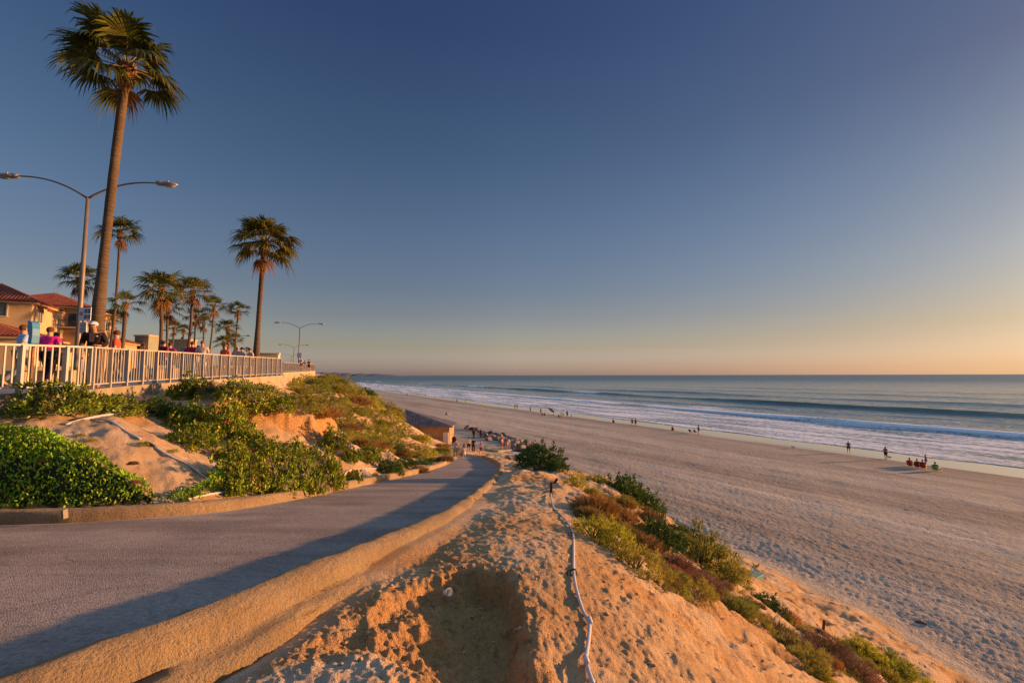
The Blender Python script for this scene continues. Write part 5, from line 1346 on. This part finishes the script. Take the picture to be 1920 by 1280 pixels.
bp(1191.3,800.5,'walk2','right one of the pair strolling at the water edge',R(30),topc=NV,lowc=(.05,.05,.08),skin=SKIN2)
bp(1260,808,'ground','lone person sitting near the wet edge left of the two beach chairs',R(-60),topc=(.1,.07,.08),lowc=BK)
bp(1309.6,816,'phone','man in dark shirt standing beside two beach chairs',R(60),hgt=1.82,topc=(.05,.03,.04),lowc=BK,skin=SKIN2)
bp(1590.5,852,'walk2','person in dark clothes wading on the wet sand, left one of two',R(150),hgt=1.66,topc=(.08,.05,.06),lowc=BK,skin=SKIN2)
bp(1660.5,865,'phone','tall bare legged person standing on the wet sand, right one of two',R(100),hgt=1.72,topc=(.22,.13,.12),lowc=(.06,.05,.06),skin=SKIN2)
bp(1735.5,877,'akimbo','person in purple top standing behind the beach chairs at the right',R(60),hgt=1.35,topc=PU,lowc=PU,skin=SKIN2)
bp(836,777,'ground','person sitting in the middle of the beach above the toilets block, left one',R(-40),topc=(.35,.12,.10),lowc=BK)
bp(840,775,'ground','person in white sitting in the middle of the beach above the toilets block',R(-40),topc=WH,lowc=GY)
bp(850,751.5,'stand','person in white standing at the far water edge',R(-60),topc=WH,lowc=WH)
bp(856,752,'ground','dark figure sitting next to the white one at the far water edge',R(-60),hgt=1.9,topc=BK,lowc=BK)
bp(872.5,755,'stand','small far figure right of the dark sitting one',R(-60),hgt=1.2,topc=BK,lowc=BK)
bp(814.6,747,'stand','far figure at the water edge left of the white standing one',R(-60),hgt=1.5,topc=GY,lowc=BK)
bp(798,743.5,'stand','very distant figure at the water edge, third from the left',R(-60),topc=GY,lowc=BK)
bp(763,740.5,'ground','very distant dark figure sitting at the water edge',R(-60),hgt=2.2,topc=BK,lowc=BK)
bp(752,738.5,'stand','very distant figure at the water edge, second from the left',R(-60),topc=GY,lowc=BK)
bp(691,739,'stand','most distant beach walker, leftmost on the sand',R(-60),hgt=1.9,topc=BK,lowc=BK)
# beach chairs
def chair(px, pyf, rz, col, label, occ=None, occk={}):
    p = gp(px, pyf, 20); e = empty('beach_chair', p, rz, label, 'beach chair', 'low folding beach chairs'); M = cloth(col)
    m = MB(); m.prism([V3(-.28,-.2,.22), V3(.28,-.2,.22), V3(.28,.28,.26), V3(-.28,.28,.26)], (0,0,.03)); m.build('seat', M, e)
    m = MB(); m.prism([V3(-.24,-.20,.24), V3(.24,-.20,.24), V3(.24,-.50,.70), V3(-.24,-.50,.70)], (0,.03,.012)); m.build('backrest', M, e)
    for s in (-1, 1):
        m = MB(); m.tube([V3(.30*s,.32,0), V3(.30*s,.28,.27), V3(.27*s,-.22,.24), V3(.26*s,-.51,.72)], .014, 6); m.tube([V3(.30*s,-.40,.0), V3(.30*s,.1,.26)], .014, 6); m.tube([V3(.31*s,-.34,.46), V3(.31*s,.14,.44), V3(.31*s,.22,.26)], .016, 6)
        m.build('side_frame', M_FRAME, e)
    if occ: person(p, rz, 1.72, 'sit', occ, **occk)
    return e
chair(1295,813,R(-60),(.05,.03,.10),'dark beach chair, left one of the pair beside the standing man')
chair(1304,814,R(-60),(.10,.05,.20),'purple-dark beach chair, right one of the pair beside the standing man')
chair(1706,878,R(-55),(.42,.07,.05),'red beach chair, leftmost of the four chairs at the right','person slouching in the leftmost red beach chair',dict(topc=(.5,.06,.04),lowc=(.25,.05,.04)))
chair(1720,880.5,R(-55),(.26,.04,.04),'dark red beach chair right of the leftmost red one','person in dark top in the dark red beach chair',dict(topc=(.12,.04,.05),lowc=BK,hairc=(.02,.015,.01)))
chair(1730,882,R(-50),(.36,.06,.05),'red beach chair in front of the purple dressed person','person in maroon sitting right of the dark topped one',dict(topc=(.20,.04,.05),lowc=BK))
chair(1754.5,887,R(-62),(.16,.40,.12),'green beach chair, rightmost of the four chairs','person in navy sitting in the green beach chair',dict(topc=NV,lowc=(.3,.2,.15)))
# surfboard stuck in the wet sand
p = gp(1038, 775, 20); sb = MB()
P2 = []
for i in range(25):
    a = 2*math.pi*i/24; P2.append(V3(.33*math.sin(a)*(1-.15*math.cos(a)), 0, 1.15*math.cos(a)+1.02))
sb.prism(P2[:-1], (0, .07, 0)); o = sb.build('surfboard', simple('board_green', (.12,.20,.09), .3, .1, 3, 0, 0, .5), bevel=.015)
o.location = p+V3(0,0,.35); o.rotation_euler = (R(12), R(-52), R(-8)); tag(o, 'green surfboard tilted over at the edge of the wash', 'surfboard')
def bird(px, py, label):
    p = gp(px, py, 20); e = empty('gull', p, R(40), label, 'gull', 'gulls on the wet sand')
    m = MB().ball((0,0,.24), (.12,.26,.11), 10, 7); m.ball((0,.24,.36), (.06,.07,.06), 8, 6); m.tube([(0,.12,.28),(0,.22,.35)], .055, 8); m.build('body', cloth((.5,.48,.45)), e, True)
    MB().bar((0,.29,.36),(0,.36,.345), .02).build('beak', cloth((.6,.35,.05)), e)
    for s in (-1,1): MB().bar((.05*s,0,.16),(.05*s,.0,.0), .015).build('leg', cloth((.3,.2,.1)), e)
bird(1667, 863, 'dark gull on the wet sand beside the tall standing person'); bird(1487, 843, 'small gull at the sand edge left of the two waders')
# ------------------------------------------------------------------ toilets block
M_MET = simple('seam_metal_roof', (.16,.13,.12), .55, .4, 1.2, .004, .2, .4); M_SEAM = simple('seam_metal_edge', (.22,.175,.15), .5, .3, 1.2, 0, .2, .4); M_BLK = kerbmat('split_block_wall', (.50,.31,.16)); M_DOOR = simple('cream_door', (.72,.64,.48), .6, .05, 4, 0)
Yh = 67.; zr = lambda py, Y: at(900, py, Y)[2]
A = Vector(at(844, 830, Yh)); zf = .75; ex0 = at(845,798,Yh); ze = ex0[2]
xr = ex0[0]; xl = at(750,800,Yh)[0]-1.5; apx = Vector(at(760,766,Yh+2.5))
hut = empty('beach_toilets_block', (xr, Yh, zf), R(0), 'low block building with a dark seamed metal roof at the foot of the bluff', 'building')
W = xr-xl; He = ze-zf; D = 5.5
MB().box((-W/2, D/2, He/2-.5), (W-.5, D-.3, He+1)).build('wall', M_BLK, hut)
ap = apx-Vector((xr, Yh, zf)); ap2 = ap
c = [V3(.25,-.15,He), V3(.25,D+.15,He), V3(-W-.25,D+.15,He), V3(-W-.25,-.15,He)]
m = MB(); 
for a_, b_ in ((c[3],c[0]),(c[0],c[1]),(c[1],c[2]),(c[2],c[3])): m.poly([a_, b_, ap])
m.poly([c[3],c[2],c[1],c[0]])
for i in range(1, 20):
    u = i/20.; a_ = c[3]+(c[0]-c[3])*u; apu = (ap.x-c[3].x)/(c[0].x-c[3].x)
    t_ = (u/apu) if u < apu else (1-u)/(1-apu)
    top_ = V3(a_.x, -.15+(ap.y+.15)*t_, He+(ap.z-He)*t_); n_ = V3(0,-.04,.05); m.bar(a_+n_, top_+n_, .05, .10)
rf = m.build('roof', M_MET, hut)
m = MB(); m.bar(c[0]+V3(0,-.03,-.1), c[3]+V3(0,-.03,-.1), .08, .2); m.build('fascia', M_MET, rf)
u = .52; a_ = c[3]+(c[0]-c[3])*u; m = MB(); m.box((a_.x, .75, He+.72), (.95,.8,.12), 0, R(30)); m.build('roof_vent', simple('vent_metal', (.22,.17,.15), .5, .2, 3, 0), rf)
MB().box((-.75, .0, 1.0), (.75,.36,2.0)).build('door', M_DOOR, hut)
e = empty('trash_bin', gp(850.5, 834, 14), R(10), 'dark brown bin beside the path near the building corner', 'bin')
MB().tube([(0,0,0),(0,0,.9)], [.28,.31], 12).build('body', cloth((.05,.03,.02)), e); MB().tube([(0,0,.9),(0,0,1.05),(0,0,1.2)], [.33,.32,.12], 12).build('lid', cloth((.03,.02,.015)), e)
# concrete apron edges and low wall left of the building
lw = MB(); pA = Vector(at(716,757,84)); pB = Vector(at(752,766,76)); lw.bar(pA-V3(0,0,.6), pB-V3(0,0,.6), .3, 1.3); tag(lw.build('retaining_wall', cloth((.10,.075,.07))), 'dark low wall between the hillside and the beach behind the building', 'wall')
for (a_, b_, lab) in (((912,843),(936,843),'pale concrete step beside the path end'),((926,846),(958,844),'second pale slab right of the concrete step')):
    q0 = gp(*a_, 20); q1 = gp(*b_, 20); tag(MB().bar(q0+V3(0,0,.08), q1+V3(0,0,.08), 1.3, .3).build('concrete_slab', M_WALL, bevel=.03), lab, 'slab')
# ------------------------------------------------------------------ boulders
M_ROCK = simple('granite_boulder', (.24,.19,.165), .92, .45, 1.6, .05)
M_ROCKD = simple('dark_boulder', (.11,.095,.09), .9, .4, 1.6, .05)
def rock_mesh(seed):
    r = np.random.default_rng(seed); bm = bmesh.new(); bmesh.ops.create_icosphere(bm, subdivisions=3, radius=1)
    pl = r.normal(size=(11, 3)); pl /= np.linalg.norm(pl, axis=1)[:, None]; dd = .55+.35*r.random(11)
    for v in bm.verts:
        c = np.array(v.co)
        for n_, d_ in zip(pl, dd):
            k = c@n_-d_
            if k > 0: c = c-n_*k*.92
        v.co = c+.03*np.sin(c[[1,2,0]]*7+seed)
    me = bpy.data.meshes.new('boulder'); bm.to_mesh(me); bm.free(); return me
RM = [rock_mesh(i) for i in range(6)]
RK = [(876,801,8,0),(884,803,7,1),(892,804,8,1),(899,808,7,0),(905,811,7,0),(910,816,8,0),(917,812,8,1),(922,818,9,0),(915,822,9,0),(928,813,7,1),(930,821,9,0),(936,817,8,0),(938,826,7,0),(944,815,8,1),(954,821,8,0),(958,828,9,0),(962,823,9,1),(966,832,11,0),(973,828,8,0),(978,834,10,0),(985,830,9,0),(985,839,13,0),(994,836,8,1),(998,841,9,0),(1006,835,9,1),(1012,842,8,0),(1016,836,7,0),(1020,845,8,0),(972,842,14,0),(961,838,10,0),(1000,847,7,0),(983,852,8,0),(1028,848,7,0),(952,856,7,0),(1036,852,6,0),(975,858,7,0),(1048,857,8,0),(1062,859,6,0),(990,845,9,1),(948,832,7,0),(1008,850,7,0)]
POSN = ['near the foot of the path', 'in the middle of the rock pile', 'at the seaward end of the rock pile']
for i, (x, y, r_, dk_) in enumerate(RK):
    p = gp(x, y+3, 25); s_ = r_*p.y/F; 
    o = bpy.data.objects.new('boulder', RM[i % 6]); COL.objects.link(o)
    if not RM[i % 6].materials: RM[i % 6].materials.append(M_ROCK)
    o.material_slots[0].link = 'OBJECT'; o.material_slots[0].material = M_ROCKD if dk_ else M_ROCK
    o.location = p+V3(0,0,s_*.28); o.scale = (s_*1.15, s_*.95, s_*.62); o.rotation_euler = (random.uniform(-.3,.3), random.uniform(-.3,.3), random.random()*6.28)
    tag(o, ('dark ' if dk_ else 'light brown ')+('large ' if r_ > 9 else '')+'angular boulder '+POSN[0 if x < 932 else (1 if x < 990 else 2)], 'boulder', 'boulders between the path end and the beach')
# ------------------------------------------------------------------ pipes, hoses, stakes, litter
M_PVC = simple('white_pvc', (.50,.47,.47), .4, .06, 6, 0, 0, .4); M_BLACK = simple('black_plastic', (.02,.018,.016), .5, .2, 6, 0); M_WOOD = simple('weathered_wood', (.50,.36,.20), .8, .2, 12, .004)
def gpipe(pts, r_, name, label, mat=M_PVC, lift=.0, cat='pipe', ymin=1.8):
    P = [ground(x, y, ymin)+V3(0,0,r_*.8+lift) for x, y in pts]
    if len(P) > 3:
        P = [Vector(q) for q in catmull([tuple(q) for q in P], 5)]
    root = MB().tube(P, r_, 10).build(name, mat, None, True); tag(root, label, cat); return root, P
main, MP = gpipe([(1033,905),(1031,925),(1036,950),(1052,968),(1066,985),(1073,1003),(1074,1040),(1074,1078),(1080,1115),(1092,1150),(1103,1170),(1101,1210),(1097,1250),(1110,1290)], .015, 'irrigation_pipe', 'long white pipe running down the bare slope beside the path', ymin=2.0, lift=.012)
for (x, y) in ((1104,1171),(1097,1252)):
    p = ground(x, y, 2.0)+V3(0,0,.035); j = MB().tube([p-V3(0,.035,.0), p+V3(0,.035,.01)], .020, 10).build('coupling', M_PVC, main, True)
for (x, y) in ((1074,1079),(1041,963),(1073,1003)):
    p = ground(x, y, 2.0)+V3(0,0,.03); b = MB()
    for k in range(2 if y > 1070 else 1):
        cpts = [p+V3(.030*math.cos(a), k*.022, .030*math.sin(a)) for a in np.linspace(0, 6.0, 12)]; b.tube(cpts, .005, 6)
    b.tube([p+V3(-.02,0,.03), p+V3(-.06,.0,.02), p+V3(-.07,-.03,-.05)], .005, 6); b.build('tie_wire', M_BLACK, main, True)
p = ground(1031, 933, 2.0); q = Vector(at(1033, 904, p.y)); tag(MB().tube([p-V3(0,0,.1), q], .03, 8).build('stake', M_BLACK, None), 'black stake holding the upper end of the white pipe', 'stake')
p = ground(1037, 907, 2.0); q = Vector(at(1044, 897, p.y)); tag(MB().tube([p, q], .035, 8).build('stake', M_BLACK, None), 'short black stub leaning right behind the black stake', 'stake')
gpipe([(121,800),(160,792),(205,783),(250,776)], .028, 'irrigation_pipe', 'pale straight pipe lying below the wall shrubs at the top of the dirt patch', ymin=8)
gpipe([(176,791),(205,803),(235,817),(262,829)], .022, 'garden_hose', 'upper length of thin white hose crossing the bare dirt beside the hedge', ymin=8, cat='hose')
gpipe([(288,840),(320,857),(350,872),(375,885),(398,899)], .022, 'garden_hose', 'lower length of thin white hose ending in the bright shrub', ymin=8, cat='hose')
gpipe([(272,834),(288,840)], .032, 'hose_joint', 'dark joint between the two lengths of white hose', M_BLACK, ymin=8, cat='joint')
gpipe([(333,938),(360,932),(390,925),(420,918)], .026, 'irrigation_pipe', 'pale pipe stub lying behind the kerb at the foot of the dirt patch', ymin=8)
gpipe([(636,893),(655,887),(690,881),(722,879)], .026, 'irrigation_pipe', 'pale pipe above the kerb left of the blue-green shrub', ymin=8)
gpipe([(268,771),(298,770)], .03, 'irrigation_pipe', 'short pale pipe at the foot of the small dark wall shrub', ymin=8)
for i, (x, y0, y1, lab) in enumerate(((637,896,912,'tall pale stake at the left end of the pipe above the kerb'),(694,893,904,'left one of two short stakes by the kerb'),(704,891,902,'right one of two short stakes by the kerb'),(320,918,931,'short dark and white stake at the corner of the hedge'))):
    p = ground(x, y1, 7); q = Vector(at(x+1, y0, p.y)); tag(MB().bar(p-V3(0,0,.08), q, .028, .02).build('wooden_stake', M_WOOD), lab, 'stake')
p = ground(1540, 1178, 5); tag(MB().bar(p-V3(0,0,.1), Vector(at(1543, 1164, p.y)), .06, .04).build('wooden_stake', cloth((.12,.05,.03))), 'rusty brown stake beside the largest grey succulent', 'stake')
gpipe([(1508,1150),(1550,1185),(1590,1205),(1612,1218)], .03, 'irrigation_pipe', 'thin weathered pipe on the lowest slope behind the succulents', cloth((.40,.27,.2)), ymin=5)
# drain slot in the left kerb
k0 = at(116, 960, 7.42); tag(MB().box((k0[0], k0[1]+.03, k0[2]-.005), (.04,.08,.14), 0, 0, R(-8)).build('kerb_marker', cloth((.26,.22,.16))), 'pale upright stone set in the kerb joint under the hedge', 'kerb stone')
# paper cup
p = ground(832, 1113, 2.0); cu = MB().tube([(0,0,0),(0,0,.075)], [.022,.034], 14, False); o = cu.build('paper_cup', simple('paper_white', (.75,.70,.68), .6, .05, 5, 0), None, True)
o.location = p+V3(0,-.02,.025); o.rotation_euler = (R(65), R(15), R(40)); o.modifiers.new('thick', 'SOLIDIFY').thickness = .002; tag(o, 'crushed white paper cup lying in the eroded hollow', 'cup')
# green utility box on the lower slope
p = ground(1414, 1086, 8); e = empty('utility_box', p, R(35), 'pale green box half buried above the beach sand', 'box')
MB().box((0,0,.12), (.62,.42,.34)).build('body', simple('green_box_paint', (.16,.30,.22), .6, .1, 4, 0), e, bevel=.03); MB().box((0,0,.30), (.68,.48,.05)).build('lid', simple('green_lid_paint', (.24,.38,.28), .6, .1, 4, 0), e, bevel=.015)
# driftwood on the sand
gpipe([(1715,1170),(1728,1174),(1736,1177)], .035, 'driftwood', 'dark piece of driftwood on the beach sand', cloth((.10,.05,.03)), ymin=10, cat='driftwood')
gpipe([(1720,1240),(1728,1247),(1733,1254)], .02, 'driftwood', 'pale thin stick at the foot of the bluff sand', cloth((.5,.4,.33)), ymin=10, cat='driftwood')
# clods and pebbles on the bare dirt
def clods():
    r = np.random.default_rng(9); n = 2600; X = r.uniform(-2.2, 4.2, n); Y = r.uniform(1.9, 8.5, n); keep = (poly_sdf(X, Y, PATHPOLY) > .75)
    g = poly_sdf(X, Y, GUL) < .1; keep &= (r.random(n) < np.where(g, 1., .30)); X, Y = X[keep], Y[keep]; Z = height(X, Y)
    bm = bmesh.new(); bmesh.ops.create_icosphere(bm, subdivisions=1, radius=1); bv = np.array([v.co[:] for v in bm.verts]); bf = np.array([[v.index for v in f.verts] for f in bm.faces]); bm.free()
    s_ = (.004+.016*r.random(len(X))**4); Vv = bv[None]*(1+.3*r.normal(size=(len(X), len(bv), 1)))*s_[:, None, None]*[1.2,1,.7]+np.stack([X, Y, Z+s_*.3], -1)[:, None]
    Ff = bf[None]+(np.arange(len(X))*len(bv))[:, None, None]
    o = link('pebbles', mesh_np('pebbles', Vv.reshape(-1, 3), None, Ff.reshape(-1, 3)), None, simple('clod', (.42,.27,.15), .95, .3, 20, 0)); o['kind'] = 'stuff'
clods()
# ------------------------------------------------------------------ signs, hooded box
def hood():
    Y = 10.35; b = Vector((at(58, 700, Y)[0], Y, at(58, 742, Y)[2])); e = empty('hooded_viewer', b, R(-18), 'blue hooded box on a rusty post in front of the railing', 'dispenser box')
    zt = at(58, 640, Y)[2]-b.z; zz = at(58, 598, Y)[2]-b.z
    MB().box((0,0,zt/2), (.10,.07,zt)).build('post', simple('rusty_post', (.26,.13,.06), .85, .4, 9, .004), e)
    M1 = simple('blue_paint', (.05,.22,.42), .45, .12, 3, 0); h = zz-zt; e.scale = (.55,.55,1)
    pr = [(-.14,zt),(.10,zt),(.13,zt+h*.35),(.12,zt+h*.65),(.05,zt+h*.92),(-.06,zt+h),(-.22,zt+h*1.02),(-.23,zt+h*.55),(-.10,zt+h*.42)]
    MB().prism([V3(x,-.13,z) for x, z in pr], (0,.26,0)).build('hood', M1, e, bevel=.012)
    MB().box((0,0,zt-.01), (.22,.24,.03)).build('bracket', M_IRON, e)
hood()
def signs():
    Y = 14.4; b = pbase(148, Y); e = empty('beach_rules_sign', b, R(-12), 'white sign with four dark pictograms above a smaller text sign on a grey post', 'sign')
    zz = lambda py: at(150, py, Y)[2]-b.z; ws = 29*Y/F; k = Y/F
    MB().box((0,.03,zz(575)/2+.0), (.08,.05,zz(575))).build('post', cloth((.30,.27,.26)), e)
    MW = simple('sign_white', (.62,.62,.64), .5, .06, 4, 0); MBk = cloth((.03,.03,.04)); MR_ = cloth((.5,.10,.08))
    z0, z1 = zz(598), zz(573); H = z1-z0; pn = MB().box((.07,0,(z0+z1)/2), (ws,.02,H)).build('pictogram_panel', MW, e, bevel=.004)
    m = MB(); c0 = .07
    for (fx, fz) in ((.08,.72),(.36,.72),(.08,.30),(.36,.30)): m.box((c0+ws*fx, -.013, z0+H*fz), (ws*.20,.008,H*.26))
    m.build('dark_squares', MBk, pn); m = MB()
    for (fx, fz, an) in ((.08,.72,.5),(.36,.72,-.4),(.08,.30,.8),(.36,.30,.6)): m.box((c0+ws*fx, -.020, z0+H*fz), (ws*.13,.006,H*.05), 0, 0, an)
    m.build('pictogram_marks', MW, pn)
    m = MB(); cx_ = c0-ws*.28; cz_ = z0+H*.55
    ring = [V3(cx_+ws*.11*math.cos(a), -.014, cz_+ws*.11*math.sin(a)) for a in np.linspace(0, 2*math.pi, 20)]; m.tube(ring, .010, 6, False); m.tube([V3(cx_-ws*.08,-.014,cz_+ws*.08), V3(cx_+ws*.08,-.014,cz_-ws*.08)], .010, 6)
    m.build('prohibition_ring', MR_, pn)
    z0, z1 = zz(621), zz(600); H = z1-z0; w_ = 17*k; pn = MB().box((.03,0,(z0+z1)/2), (w_,.02,H)).build('text_panel', MW, e, bevel=.004); m = MB()
    for i in range(7): m.box((.03, -.013, z1-H*(.12+.125*i)), (w_*(.8 if i % 3 else .6),.006,H*.045))
    m.build('text_lines', MBk, pn)
    # small sign on the far lamp
    Y = 61.6; b = pbase(561.5, Y); s2 = MB().box((0,0,0), (9*Y/F,.04,9*Y/F)).build('lamp_sign', MW); s2.location = (at(561.5,664,Y)[0], Y, at(561.5,664,Y)[2]); tag(s2, 'small pale sign fixed to the pole of the far deck lamp', 'sign')
signs()
